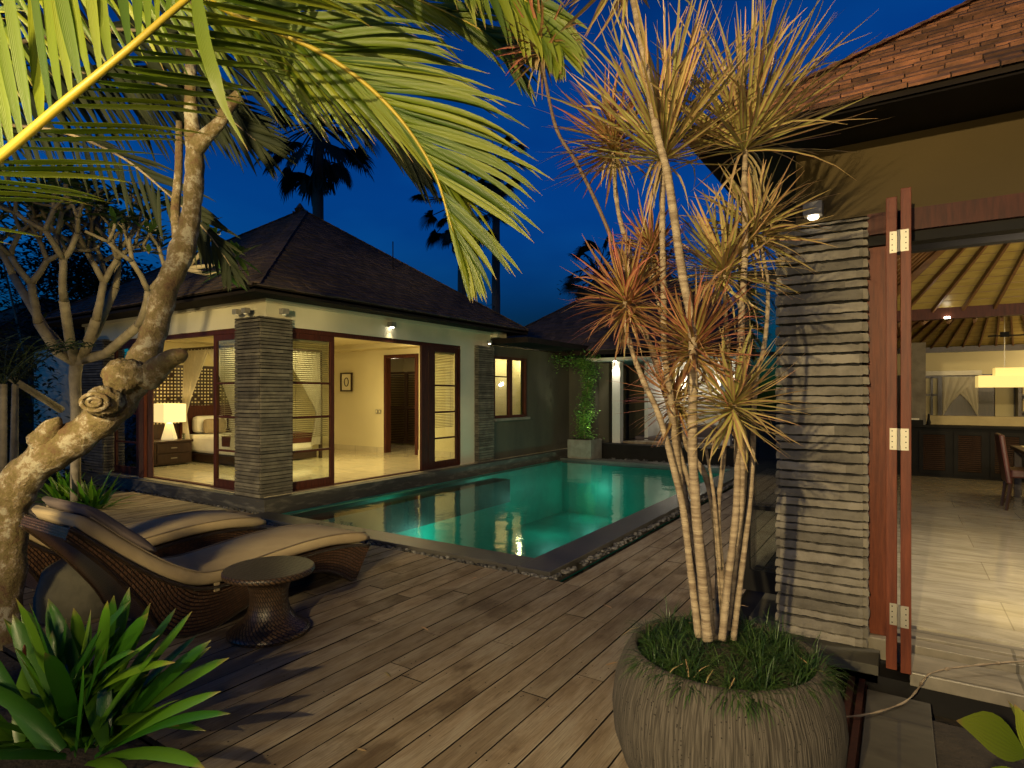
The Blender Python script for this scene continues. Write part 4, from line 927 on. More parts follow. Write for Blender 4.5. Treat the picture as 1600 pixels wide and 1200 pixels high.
    q=MB(); p=tp[20]; q.box(x1-.002,x1+.006,p.y+dy-.02,p.y+dy+.02,p.z-.03,p.z+.03); q.build('cushion_tie','cushion',cu); piping('piping',1,NP-1,.111,.66,cu)
    return t
lounger(-4.05,0,'curved brown wicker sun lounger with tan cushion, the nearer one beside the round table')
lounger(-5.42,-.12,'curved brown wicker sun lounger with tan cushion, the farther one toward the villa')
tx,ty=-3.66,2.54
t=thing('side_table',(tx,ty,0),'round hourglass wicker side table beside the near lounger','side table')
q=MB(); pr_=[(.26,.0),(.272,.012),(.27,.03),(.235,.055),(.175,.10),(.14,.16),(.125,.22),(.125,.28),(.14,.34),(.18,.385),(.235,.405)]
q.lathe(pr_,(tx,ty,0),48,us=1.5); q.build('pedestal','wicker_t',t,smooth=True)
q=MB(); q.lathe([(.235,.405),(.295,.412),(.302,.425),(.300,.445),(.290,.452)],(tx,ty,0),48,us=1.8); q.build('table_rim','wicker_t',t,smooth=True)
q=MB(); b=len(q.v); n=48; q.v.append((tx,ty,.456))
for k in range(n): q.v.append((tx+.291*math.cos(2*PI*k/n),ty+.291*math.sin(2*PI*k/n),.4525))
for k in range(n):
    a0=2*PI*k/n; a1=2*PI*(k+1)/n; q.face([b,b+1+k,b+1+(k+1)%n],0,[(0,0),(.29*math.cos(a0),.29*math.sin(a0)),(.29*math.cos(a1),.29*math.sin(a1))])
q.build('tabletop','wicker_d',t)
# boulder by the trunk
q=MB(); c=ground(72,985); n=16; prf=[(.0,-.1),(.26,-.08),(.33,.05),(.34,.2),(.29,.34),(.17,.40),(0,.41)]
q.lathe(prf,(c.x-.25,c.y+.35,0),n); q.v=[(x+.03*math.sin(z*9+y*7),y+.03*math.cos(x*8),z+.02*math.sin(x*11)) for x,y,z in q.v]
tag(q.build('boulder','boulder',None,smooth=True),'smooth grey boulder beside the gnarled trunk under the lounger','boulder')

# ================================================================ BOWL PLANTER with dracaena
PC=ground(1130,1262); PD=930*HEYE/(1262-616); pc=V((PC.x,PC.y,0))
t=thing('bowl_planter',pc,'large round ribbed concrete bowl planter on the deck','planter')
rp_=[(.235,.0),(.25,.012),(.33,.10),(.395,.20),(.428,.30),(.437,.40),(.425,.50),(.395,.58),(.365,.632),(.345,.64),(.335,.63),(.335,.58)]
q=MB(); q.lathe([(a,b) for a,b in rp_],pc,96,us=1.0)
q.f=q.f[:-1]; q.m=q.m[:-1]; q.uv=q.uv[:-1]
q.build('bowl','potmat',t,smooth=True)
q=MB(); q.lathe([(.34,.595),(.2,.62),(0,.63)],pc,24); q.build('potting_soil','soil',t,smooth=True)
SZ=.62
q=MB()
def tuft(c,n,L0,L1,w,spread=1.,out=None):
    for i in range(n):
        a=R_.uniform(0,2*PI); el=R_.uniform(.35,1.3); d=V((math.cos(a)*math.cos(el),math.sin(a)*math.cos(el),math.sin(el)))
        if out is not None: d=(d+out*.6).normalized()
        L_=R_.uniform(L0,L1); p=V(c)+V((R_.uniform(-.02,.02),R_.uniform(-.02,.02),0)); pts=[]; dd=d.copy()
        for j in range(6): pts.append(p.copy()); p=p+dd*L_/5; dd=(dd+V((0,0,-.26*spread))).normalized()
        sd=d.cross(UP).normalized(); q.leaf(pts,[w,w,w*.9,w*.8,w*.5,.0004],sd,.3)
for i in range(105):
    a=R_.uniform(0,2*PI); r=.335*math.sqrt(R_.random()); o=V((math.cos(a),math.sin(a),0))
    tuft(pc+o*r+V((0,0,SZ-.02)),R_.randint(34,52),.07,.155,.0021,1.25,o*(r/.33)*.8 if r>.22 else None)
tag(q.build('mondo_grass','grassleaf',None),'dark green mondo grass filling the bowl planter','grass',kind='stuff')
q=MB()
for i in range(12):
    a=R_.uniform(-PI,PI); r=R_.uniform(.2,.36); c=pc+V((math.cos(a)*r,math.sin(a)*r,SZ+.04)); d=V((math.cos(a+R_.uniform(-1,1)),math.sin(a+R_.uniform(-1,1)),-.3)).normalized(); L_=R_.uniform(.05,.11)
    q.leaf([c,c+d*L_*.5,c+d*L_+V((0,0,-.02))],[.0015,.003,.0005],d.cross(UP),.2)
tag(q.build('fallen_leaves','strawleaf',None),'dry straw coloured leaves caught in the bowl planter grass','dry leaves',kind='stuff')
DR=thing('dracaena_plant',pc+V((0,0,SZ)),'tall multi-stemmed dracaena with spiky green and red rosettes in the bowl','dracaena')
D0=PD
def stem(pts,r0,r1,m='cane'):
    P=smoothpath([at(x,y,D0+d) for x,y,d in pts],5); n=len(P); rs=[(r0+(r1-r0)*i/(n-1))*.60 for i in range(n)]
    rs=[r*(1+.05*math.sin(i*2.3)+(.05 if i%5==0 else 0)+R_.uniform(-.05,.05)) for i,r in enumerate(rs)]
    q=MB(); q.tube(P,rs,10,noise=.03); return q.build('cane',m,DR,smooth=True)
stem([(1092,995,.0),(1080,900,.02),(1068,800,.05),(1052,730,.08),(1030,650,.1),(1006,597,.12),(985,540,.14),(976,495,.15),(977,470,.15)],.026,.015)
stem([(1106,1000,-.05),(1097,900,-.05),(1088,800,-.06),(1082,700,-.06),(1083,600,-.07),(1083,550,-.08),(1080,500,-.08),(1067,433,-.1),(1050,317,-.12),(1042,267,-.13),(1025,200,-.15),(1008,100,-.17),(990,0,-.19),(975,-60,-.2)],.034,.020)
stem([(1098,960,.05),(1075,850,.1),(1058,720,.12),(1048,620,.12),(1038,550,.1),(1037,467,.08),(1035,367,.06),(1036,267,.04),(1037,232,.03)],.026,.018)
stem([(1128,1000,-.03),(1136,920,-.02),(1150,800,0),(1153,700,.0),(1152,620,.02),(1157,533,.03),(1160,467,.04),(1164,400,.04),(1164,333,.04),(1163,280,.03),(1165,225,.02)],.026,.019)
stem([(1140,985,.05),(1150,880,.08),(1162,760,.1),(1160,700,.12),(1140,600,.14),(1136,533,.14),(1133,480,.14),(1133,425,.13)],.022,.014)
stem([(1118,1000,.1),(1122,880,.14),(1108,760,.16),(1075,700,.2),(1050,640,.22),(1027,563,.25),(1013,533,.25),(993,467,.25),(983,387,.25),(973,360,.25),(963,310,.25),(957,225,.25)],.024,.015)
stem([(1040,620,.3),(1015,540,.3),(995,470,.3),(965,395,.3),(930,313,.3),(900,253,.3),(870,203,.3),(853,130,.3),(842,70,.3)],.016,.012,'canedark')
stem([(1113,995,0),(1105,900,.03),(1090,820,.06),(1078,760,.1),(1060,700,.15),(1045,640,.2),(1040,620,.3)],.02,.015)
stem([(1125,890,.1),(1116,780,.12),(1103,700,.14)],.014,.010)
stem([(1153,640,.12),(1190,560,.14),(1200,460,.14),(1192,400,.14),(1180,358,.13)],.016,.012)
stem([(1140,900,0),(1158,800,0),(1160,700,-.05),(1152,660,-.08),(1148,632,-.1)],.018,.014)
stem([(1060,640,.2),(1038,520,.2),(1022,440,.2),(1017,390,.2)],.013,.010)
def rosette(px,py,dd,r,n,m,axis=(0,1,0),lo=-.45,wid=1.,droop=.045,pw=.8):
    n=int(n*1.5); wid*=1.12
    c=at(px,py,D0+dd); Rm=r/930.*(D0+dd); q=MB(); ax=dirv(*axis).normalized(); a1=ax.cross(FW).normalized() if abs(ax.dot(FW))<.9 else RT; a2=ax.cross(a1)
    for i in range(n):
        f=(i+.5)/n; el=math.asin(max(-1,min(1,lo+(1-lo)*(f**pw)))) ; a=i*2.399963+R_.uniform(-.2,.2)
        el+=R_.uniform(-.1,.1)
        d=(a1*math.cos(a)+a2*math.sin(a))*math.cos(el)+ax*math.sin(el); L_=Rm*R_.uniform(.72,1.0)*(1.0 if el>0 else .9); w=.0062*wid*R_.uniform(.8,1.2)
        p=c-ax*(.07*(1-f)); pts=[]; dv=d.copy(); g=droop*R_.uniform(.3,1.8)*(1.2-max(0,el)*.6)
        kx=V((R_.gauss(0,.05),R_.gauss(0,.05),R_.gauss(0,.05))) if R_.random()<.8 else V((R_.gauss(0,.16),R_.gauss(0,.16),-.12))
        for j in range(6): pts.append(p.copy()); p=p+dv*L_/5; dv=(dv+V((0,0,-g))*(.3+.25*j)+kx).normalized()
        sd=d.cross(UP); sd=sd.normalized() if sd.length>.05 else RT
        q.leaf(pts,[w*.75,w,w*1.05,w*.95,w*.6,.0006],(sd+V((R_.uniform(-.4,.4),)*3)).normalized(),.35)
    o=q.build('leaf_rosette',m,DR); q=MB()     # withered leaves hanging under the head
    for i in range(9):
        a=R_.uniform(0,2*PI); d=(a1*math.cos(a)+a2*math.sin(a)-ax*R_.uniform(.5,1.6)).normalized(); p=c-ax*R_.uniform(.03,.13); L_=Rm*R_.uniform(.3,.65); pts=[]
        for j in range(6): pts.append(p.copy()); p=p+d*L_/5; d=(d+V((R_.gauss(0,.08),R_.gauss(0,.08),-.35))).normalized()
        q.leaf(pts,[.003,.005,.005,.004,.002,.0004],RT,.3)
    q.build('withered_leaves','strawleaf',o); return o
stem([(1100,1000,.12),(1088,880,.15),(1072,780,.18),(1062,700,.2),(1053,640,.2)],.022,.016)
stem([(1135,1000,.1),(1128,900,.12),(1122,800,.15),(1130,720,.18),(1136,640,.18),(1135,560,.16)],.020,.014)
stem([(1146,1000,.0),(1158,900,.03),(1170,800,.06),(1176,720,.08),(1178,640,.1),(1186,560,.12)],.020,.014)
rosette(1037,222,.03,238,120,'dleaf',(-.02,1,-.1),-.15,.85,.018,.5)
rosette(1165,208,.02,232,130,'dleaf',(.05,1,-.1),-.15,.88,.018,.5)
rosette(972,-75,-.2,170,60,'dleaf',(-.2,1,0),-.5,1.2)
rosette(978,462,.15,122,110,'dleafr',(-.1,1,-.25),-.75,.85)
rosette(1133,412,.13,140,100,'dleaf',(-.05,1,-.2),-.5,.95)
rosette(1180,350,.13,130,90,'dleaf',(.25,1,.1),-.5,.95)
rosette(1017,382,.2,90,70,'dleafr',(-.1,1,-.1),-.5,.8)
rosette(957,215,.25,125,80,'dleafr',(-.1,1,0),-.5,.85)
rosette(842,60,.3,95,60,'dleafr',(-.2,1,0),-.4,.9)
rosette(1084,530,-.05,140,110,'dleafr',(.0,1,-.15),-.5,.9)
rosette(1148,622,-.1,132,80,'dleaf',(.05,1,-.35),-.75,1.1)
rosette(1050,615,.2,110,50,'dleafr',(-.4,.7,-.1),-.6,.8)
# ---- dry creeper stem on the paving
pts=[(1268,1172,.03),(1290,1140,.02),(1315,1122,.02),(1345,1118,.02),(1380,1110,.02),(1415,1096,.02),(1433,1078,.06),(1445,1060,.13),(1455,1052,.155),(1480,1045,.16),(1520,1040,.165),(1560,1036,.17),(1600,1033,.17),(1660,1030,.17)]
P=smoothpath([ground(a,b,c) for a,b,c in pts],4); q=MB(); q.tube(P,[.005+.0015*math.sin(i*1.7) for i in range(len(P))],7,noise=.15)
for i in (26,36,44): 
    if i<len(P): q.tube([P[i]-(P[i+1]-P[i])*.4,P[i],P[i]+(P[i+1]-P[i])*.4],[.006,.010,.006],7)
tag(q.build('dry_vine','cane',None,smooth=True),'dry brown vine stem trailing from the bowl onto the stone step','vine')

# ================================================================ STRAP-LEAF LILIES
def strap(q,c,d,L_,w,droop,fold=.22,n=9):
    p=V(c); dd=V(d).normalized(); pts=[]; sd=dd.cross(UP); sd=sd.normalized() if sd.length>.05 else RT
    for j in range(n): pts.append(p.copy()); p=p+dd*L_/(n-1); dd=(dd+V((0,0,-droop))*(j/n+.2)).normalized()
    ws=[w*x for x in interp([.45,.75,.95,1,.98,.88,.62,.3,.01],n)]
    q.leaf(pts,ws,sd,fold)
lt=thing('spider_lily',ground(120,1150),'large strap-leaved green lily clump at the deck edge in the foreground','lily')
q=MB()
LV=[ # base px,py,D -> tip px,py,D
 (150,1130,2.8,358,1028,2.6,.045),(150,1120,2.8,300,955,2.75,.045),(160,1140,2.7,330,1000,2.7,.04),(140,1110,2.8,235,942,2.8,.042),(120,1100,2.8,202,918,2.9,.035),
 (120,1100,2.8,178,930,2.8,.038),(170,1140,2.6,345,1080,2.45,.033),(100,1120,2.7,165,1012,2.5,.042),(60,1110,2.6,20,960,2.7,.04),(30,1120,2.6,22,1012,2.4,.042),
 (90,1110,2.9,115,950,2.9,.035),(80,1100,2.9,75,940,3.0,.035),(40,1100,2.8,38,955,2.9,.038),(150,1150,2.6,360,1115,2.35,.025),(140,1160,2.5,320,1200,2.2,.04),
 (150,1120,2.8,310,990,2.9,.03),(130,1120,2.8,275,950,2.9,.03),(60,1140,2.4,-60,1060,2.4,.04),(70,1150,2.4,-40,1180,2.2,.04),(100,1140,2.6,70,1020,2.4,.04),(130,1160,2.5,200,1240,2.1,.04),
 (180,1120,2.8,330,1010,2.8,.03),(120,1140,2.6,250,1010,2.5,.04),(100,1120,2.8,140,965,3.,.032),(20,1150,2.4,-30,1000,2.5,.04),(90,1150,2.5,130,1040,2.3,.042)]
for (bx_,by_,bd,tx_,ty_,td,w) in LV:
    a=at(bx_*.55+66,by_+30,bd); b=at(tx_,ty_,td); mid=(a+b)/2+UP*.10*(b-a).length+V((R_.uniform(-.03,.03),)*3)
    P=[a*(1-t)**2+mid*2*t*(1-t)+b*t*t for t in [i/8 for i in range(9)]]; sd=(b-a).cross(UP+dirv(R_.uniform(-.3,.5),0,-.6)).normalized()
    q.leaf(P,[w*(.95 if bd>=2.6 else .72)*x for x in (.6,.8,.95,1,1,1,.9,.62,.04)],sd,.3)
for i in range(34):
    g_=rad(R_.uniform(-12,125)); r_=R_.uniform(120,225); A=at(R_.uniform(60,150),R_.uniform(1110,1160),2.75); B=at(105+r_*math.cos(g_),1105-r_*.85*math.sin(g_),R_.uniform(2.35,3.1)); M_=(A+B)/2+UP*R_.uniform(.05,.14)*(B-A).length*1.3
    P=[A*(1-t)**2+M_*2*t*(1-t)+B*t*t for t in [i/8 for i in range(9)]]; sd=(B-A).cross(UP+dirv(R_.uniform(-.6,.6),0,-.6)).normalized(); w=R_.uniform(.024,.036)
    q.leaf(P,[w*x for x in (.6,.8,.95,1,1,1,.9,.62,.04)],sd,.3)
for i in range(46):
    a=R_.uniform(0,2*PI); el=R_.uniform(.5,1.25); c=at(R_.uniform(0,170),1165,R_.uniform(2.5,3.0)); strap(q,c,(math.cos(a)*math.cos(el),math.sin(a)*math.cos(el),math.sin(el)),R_.uniform(.3,.5),R_.uniform(.028,.04),.12)
q.build('leaves','lily',lt,smooth=True)
q=MB(); c=at(38,1025,2.6); q.tube([c,c+UP*.035,c+UP*.05],[.008,.007,.002],6); q.build('flower_bud',MT['redwood'],lt)
def clump(c,n,L0,L1,w,label,name='lily_clump',m='lily'):
    t=thing(name,c,label,'plant'); q=MB()
    for i in range(n):
        a=R_.uniform(0,2*PI); el=R_.uniform(.35,1.3); strap(q,V(c)+V((R_.uniform(-.08,.08),R_.uniform(-.08,.08),0)),(math.cos(a)*math.cos(el),math.sin(a)*math.cos(el),math.sin(el)),R_.uniform(L0,L1),w,.13)
    q.build('leaves',m,t,smooth=True); return t
clump(ground(100,790,-.05),60,.45,.75,.03,'green strap-leaved clump left of the pale tree pole')
clump(ground(145,800,-.05),60,.4,.7,.03,'green strap-leaved clump right of the pale tree pole')
# broad leaf plant at lower right
t=thing('broadleaf_plant',at(1640,1230,1.7)*1.0,'broad yellow-green leaf plant at the lower right corner','plant'); q=MB()
for (a,b,w) in (((1600,1178,1.55),(1494,1126,1.45),.05),((1640,1220,1.6),(1585,1100,1.7),.04),((1640,1200,1.6),(1574,1094,1.8),.02),((1620,1230,1.6),(1500,1250,1.5),.05),((1660,1200,1.6),(1700,1080,1.6),.06)):
    A,B=at(*a),at(*b); mid=(A+B)/2+UP*.02; P=[A*(1-u)**2+mid*2*u*(1-u)+B*u*u for u in [i/8 for i in range(9)]]
    q.leaf(P,[w*x for x in (.2,.55,.85,1,1,.88,.6,.3,.01)],(B-A).cross(FW+UP*-.6).normalized(),.15)
A=at(1640,1200,1.6); q.tube([V((A.x,A.y,-.08)),A],.008,6); q.build('leaves','frond',t,smooth=True)

# ================================================================ GNARLED TREE (foreground left)
gt=thing('gnarled_tree',ground(15,1010),'old leaning tree with patchy lichen bark and burls at left','tree')
PTS=[(8,1030,4.0,38),(8,960,4.0,32),(14,880,4.0,31),(16,800,4.0,36),(32,752,4.0,40),(75,712,4.02,39),(125,680,4.05,38),(168,645,4.1,37),(200,608,4.15,36),(226,560,4.2,31),(243,510,4.25,26),(258,455,4.3,24),(280,405,4.35,26),(296,350,4.4,21),(303,290,4.4,19),(304,240,4.4,19),(300,185,4.4,15),(298,130,4.4,13),(300,60,4.45,10),(306,-30,4.5,8)]
P=smoothpath([at(a,b,c) for a,b,c,_ in PTS],6); rs=interp([w/930.*c for a,b,c,w in PTS],len(P))
q=MB(); rs=[.70*r*(1+.06*math.sin(i*1.3)+.05*math.sin(i*.6+1)) for i,r in enumerate(rs)]; q.tube(P,rs,28,noise=.05); q.build('trunk','bark',gt,smooth=True)
def branch(pts,par,name='branch',m='bark',n=12,noise=.06):
    P=smoothpath([at(a,b,c) for a,b,c,_ in pts],4); r=interp([w/930.*c for a,b,c,w in pts],len(P)); q=MB(); q.tube(P,r,n,noise=noise); return q.build(name,m,par,smooth=True)
branch([(228,592,4.1,22),(250,572,4.05,17),(268,560,4.0,14),(282,556,3.98,12),(286,558,3.97,7)],gt)
branch([(306,230,4.4,14),(325,210,4.35,11),(345,190,4.3,9),(358,165,4.3,10),(375,148,4.3,9)],gt)
branch([(280,395,4.4,8),(274,330,4.5,7),(279,270,4.6,6),(280,190,4.6,5)],gt)
branch([(70,690,4.0,24),(82,665,3.95,14),(80,655,3.94,11)],gt)
def burl(px,py,D,r,sq=1.):
    c=at(px,py,D); R=r/930.*D; q=MB(); b=len(q.v); n=22; m=12
    for j in range(m+1):
        ph=PI*j/m
        for i in range(n):
            th=2*PI*i/n; rr=R*(1+.10*math.sin(th*9+ph*2)+.07*math.sin(ph*7+th*3)+R_.uniform(-.03,.03)); q.v.append(tuple(c+RT*rr*math.sin(ph)*math.cos(th)+FW*rr*.8*math.sin(ph)*math.sin(th)+UP*rr*sq*math.cos(ph)))
    for j in range(m):
        for i in range(n): i2=(i+1)%n; q.face([b+j*n+i,b+j*n+i2,b+(j+1)*n+i2,b+(j+1)*n+i])
    q.build('burl','bark',gt,smooth=True)
burl(190,588,4.02,27,.95); burl(206,584,4.02,21); burl(162,628,3.96,27,.85)
q=MB(); c=at(162,628,3.96); Rr=21/930.*3.9; cc=c-FW*Rr*1.0
q.tube([cc+RT*math.cos(a)*Rr+UP*math.sin(a)*Rr*.62 for a in [i*PI/10 for i in range(21)]],.014,8,noise=.1); q.tube([cc-FW*.005+RT*math.cos(a)*Rr*.5+UP*math.sin(a)*Rr*.28 for a in [i*PI/10 for i in range(21)]],.012,8,noise=.1); q.build('burl_ring','bark',gt,smooth=True)

# ================================================================ PLUMERIA (left background)
pl=thing('plumeria_tree',ground(118,795),'spreading bare-branched plumeria with sparse leaf tufts and flowers','plumeria')
q=MB(); q.tube([ground(118,797)-UP*.1,at(118,700,8.4),at(119,640,8.3),at(117,590,8.2),at(120,560,8.1)],[.065,.062,.065,.075,.08],12,noise=.04); q.build('trunk','plumbark',pl,smooth=True)
tips=[]
RP=random.Random(21)
q=MB()
def grow(p,d,L_,r,lv):
    n=4; pts=[p.copy()]; dd=d.copy()
    for i in range(n): dd=(dd+V((RP.gauss(0,.10),RP.gauss(0,.10),RP.gauss(.07,.06)))).normalized(); p=p+dd*L_/n; pts.append(p.copy())
    q.tube(pts,[r*(1-.22*i/n)*(1.12 if i==n else 1) for i in range(n+1)],8,noise=.06)
    if lv==0: tips.append((p,dd)); return
    k=3 if RP.random()<.4 else 2; a0=RP.uniform(0,PI)
    e1=dd.cross(UP); e1=e1.normalized() if e1.length>.1 else RT; e2=dd.cross(e1)
    for i in range(k):
        a=a0+i*2*PI/k+RP.uniform(-.3,.3); nd=(dd*.75+(e1*math.cos(a)+e2*math.sin(a))*.75+V((0,0,.12))).normalized(); grow(p,nd,L_*RP.uniform(.70,.92),r*.76,lv-1)
base=at(118,565,8.1)
for px,py,D,lv,r in ((60,505,7.6,4,.06),(150,500,7.7,4,.06),(215,510,7.6,3,.055),(20,430,7.9,4,.05),(100,470,7.2,4,.055),(180,450,7.9,3,.05)):
    e=at(px,py,D); d=(e-base); q.tube([base,base+d*.5-UP*.12,e],[r*1.25,r*1.1,r],9,noise=.05); grow(e,(d.normalized()*.6+UP*.7).normalized(),.50,r*.9,lv)
e=at(15,590,7.0); q.tube([at(95,640,7.9),at(60,618,7.5),e],[.05,.045,.035],8,noise=.05)
q.build('branches','plumbark',pl,smooth=True)
q=MB(); fl=MB()
for p,d in tips:
    if RP.random()<.30: continue
    q=MB()
    for i in range(RP.randint(7,11)):
        a=RP.uniform(0,2*PI); el=RP.uniform(-.1,.9); dv=V((math.cos(a)*math.cos(el),math.sin(a)*math.cos(el),math.sin(el))); L_=RP.uniform(.16,.28)
        pts=[p+dv*L_*j/4+UP*(-.05*(j/4)**2) for j in range(5)]; sd=dv.cross(UP).normalized(); q.leaf(pts,[.004,.022,.032,.024,.001],sd,.2)
    q.build('leaf_tuft','plumleaf',pl,smooth=True)
    if RP.random()<.4:
        for k in range(5):
            c=p+V((RP.uniform(-.05,.05),RP.uniform(-.05,.05),RP.uniform(.02,.1)))
            for i in range(5):
                a=i*2*PI/5; dv=V((math.cos(a),math.sin(a),.5)); fl.leaf([c,c+dv*.018,c+dv*.032],[.002,.011,.002],dv.cross(UP),.2)
fl.build('flowers','flower',pl)
# plumeria spray left of the villa roof
sp2=thing('plumeria_spray',at(330,395,5.6),'leafy plumeria top with white flowers against the villa roof','plumeria')
q=MB(); r3=[(at(290,420,5.5),at(330,372,5.5)),(at(290,420,5.5),at(370,400,5.6)),(at(290,420,5.5),at(310,355,5.4)),(at(290,420,5.5),at(350,425,5.5))]
for a,b in r3: q.tube([a,(a+b)/2-UP*.03,b],[.025,.02,.016],7)
q.build('branches','plumbark',sp2,smooth=True); q=MB(); fl=MB()
for _,p in r3:
    q=MB()
    for i in range(16):
        a=RP.uniform(0,2*PI); el=RP.uniform(-.5,.9); dv=V((math.cos(a)*math.cos(el),math.sin(a)*math.cos(el),math.sin(el))); L_=RP.uniform(.18,.30); pts=[p+dv*L_*j/4+UP*(-.06*(j/4)**2) for j in range(5)]; q.leaf(pts,[.004,.02,.028,.02,.001],dv.cross(UP).normalized(),.2)
    q.build('leaf_tuft','plumleaf',sp2,smooth=True)
    for k in range(4):
        c=p+V((RP.uniform(-.05,.05),RP.uniform(-.05,.05),RP.uniform(.03,.1)))
        for i in range(5):
            a=i*2*PI/5; dv=V((math.cos(a),math.sin(a),.5)); fl.leaf([c,c+dv*.018,c+dv*.032],[.002,.011,.002],dv.cross(UP),.2)
fl.build('flowers','flower',sp2)

# ================================================================ COCONUT PALM, crown just outside the left edge
crown=at(-230,400,2.35); cp=thing('coconut_palm',V((crown.x,crown.y,-.1)),'coconut palm whose bright fronds arch over the upper left','coconut palm')
q=MB(); q.tube(smoothpath([V((crown.x-.5,crown.y-.3,-.1)),V((crown.x-.3,crown.y-.2,.8)),V((crown.x-.05,crown.y,1.7)),crown+UP*.1],5),[.16]*13+[.15,.13,.12],14,noise=.04); q.tube([crown+UP*.08,crown+UP*.35,crown+UP*.6],[.12,.07,.02],10,noise=.08); q.build('trunk','plumbark',cp,smooth=True)
def frond(pts,N_,La,Lb,side_a,side_b,w,m='frond',rr=(.014,.004),droop=.12,rmat='rachis',jit=.08,t0=0.,prof=(.55,.9,1,1,.9,.7,.45),na=1.,flat=(0,0),par=None):
    """pts: rachis (px,py,D); side_a/b: list of (right,up,fwd) directions along the frond"""
    P=smoothpath([at(*p) for p in pts],8); n=len(P); q=MB(); q.tube(P,interp(list(rr),n),7); 
    fr=MB()
    for k in range(N_):
        t=t0+(1-t0)*(k+.5)/N_; x=t*(n-1); j=min(int(x),n-2); p=P[j].lerp(P[j+1],x-j); T=(P[j+1]-P[j]).normalized()
        lf=interp(list(prof),101)[int(t*100)]
        for sgn,SD,L0 in ((0,side_a,La),(1,side_b,Lb)):
            if L0<=0 or R_.random()<.04: continue
            y=t*(len(SD)-1); i=min(int(y),len(SD)-2); s=V(SD[i]).lerp(V(SD[i+1]),y-i)
            d=dirv(*s).normalized()+V((R_.gauss(0,jit),R_.gauss(0,jit),R_.gauss(0,jit))); d.normalize()
            L_=L0*lf*R_.uniform(.88,1.08); pp=p.copy(); dd=d.copy(); ptsl=[]; S_=8
            g=droop*R_.uniform(.6,1.5)
            for a in range(S_): ptsl.append(pp.copy()); pp=pp+dd*L_/(S_-1); dd=(dd+V((0,0,-g))*(a/S_)**1.2*1.4).normalized()
            sd=d.cross(FW*(1-flat[sgn])+UP*flat[sgn]+dirv(R_.uniform(-.35,.35),R_.uniform(-.35,.35))).normalized(); ww=w*R_.uniform(.85,1.15)
            fr.leaf(ptsl,[ww*v for v in (.35,.8,1,1,.92,.72,.42,.02)],sd,.45)
    o=fr.build('frond',m,par or cp,smooth=True); q.build('rachis',rmat,o,smooth=True); return o
# A bright near frond
frond([(-230,400,2.3),(-80,305,2.1),(0,245,2.0),(100,160,1.95),(200,78,1.95),(300,-8,2.0),(420,-100,2.1),(560,-170,2.3)],46,.74,.50,
   [(-.45,1,0),(-.22,1,0),(-.12,1,0),(.0,1,.1),(.1,1,.1)],[(.9,-.2,.3),(1,.12,.3),(1,.10,.3),(1,-.05,.3),(.8,-.5,.3)],.0185,rr=(.020,.013,.006),droop=.10,jit=.045,prof=(.6,.85,1,1,1,.9,.6),flat=(0,.93))
# B long arching frond
frond([(-230,400,2.5),(-170,100,2.5),(0,-70,2.5),(180,-60,2.5),(300,-10,2.5),(380,28,2.5),(470,66,2.5),(530,100,2.5),(590,148,2.5),(640,205,2.5),(680,272,2.5),(703,345,2.5),(722,400,2.5)],100,.70,.62,
   [(1,.3,0),(1,.25,0),(1,.2,0),(1,.05,0),(1,-.18,0),(.9,-.55,0),(.25,-1,0)],[(.4,-1,.2),(.5,-1,.3),(.6,-.8,.3),(.75,-.65,.3),(.75,-.7,.3),(.5,-.9,.2),(.15,-1,0)],.0155,rr=(.017,.011,.003),droop=.16,jit=.05,prof=(.5,.8,.9,1,1,.95,.65,.28),flat=(0,.7))
# C upper right tip
frond([(-230,400,2.6),(0,-150,2.6),(400,-240,2.6),(640,-140,2.6),(760,-50,2.6),(830,10,2.6),(868,60,2.6)],60,.42,.42,
   [(1,.2,0),(1,-.1,0),(1,-.25,0),(1,-.45,0),(.7,-.9,0)],[(.5,-1,0),(.4,-1,0),(.5,-1,0),(.4,-1,0),(.2,-1,0)],.018,rr=(.015,.010,.003),droop=.14,jit=.08,t0=.4)
# D dark fronds of a second palm standing farther back
crown2=at(-330,330,4.9); cp2=thing('coconut_palm',V((crown2.x,crown2.y,-.1)),'second coconut palm with dim shaded fronds behind the gnarled trunk','coconut palm')
q=MB(); q.tube([V((crown2.x-.4,crown2.y+.2,-.1)),V((crown2.x-.2,crown2.y,1.6)),crown2],[.2,.17,.15],14,noise=.04); q.build('trunk','plumbark',cp2,smooth=True)
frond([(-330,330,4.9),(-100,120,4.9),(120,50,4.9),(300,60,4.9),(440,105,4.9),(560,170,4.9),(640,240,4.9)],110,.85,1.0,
   [(.9,.5,.3),(1,.35,.4),(1,.2,.4),(1,0,.3),(.8,-.5,.2)],[(.5,-1,.1),(.6,-.9,.2),(.75,-.7,.2),(.8,-.6,.2),(.5,-.8,.2)],.022,'frondd',rr=(.022,.012,.004),rmat='cane',droop=.12,jit=.10,par=cp2)
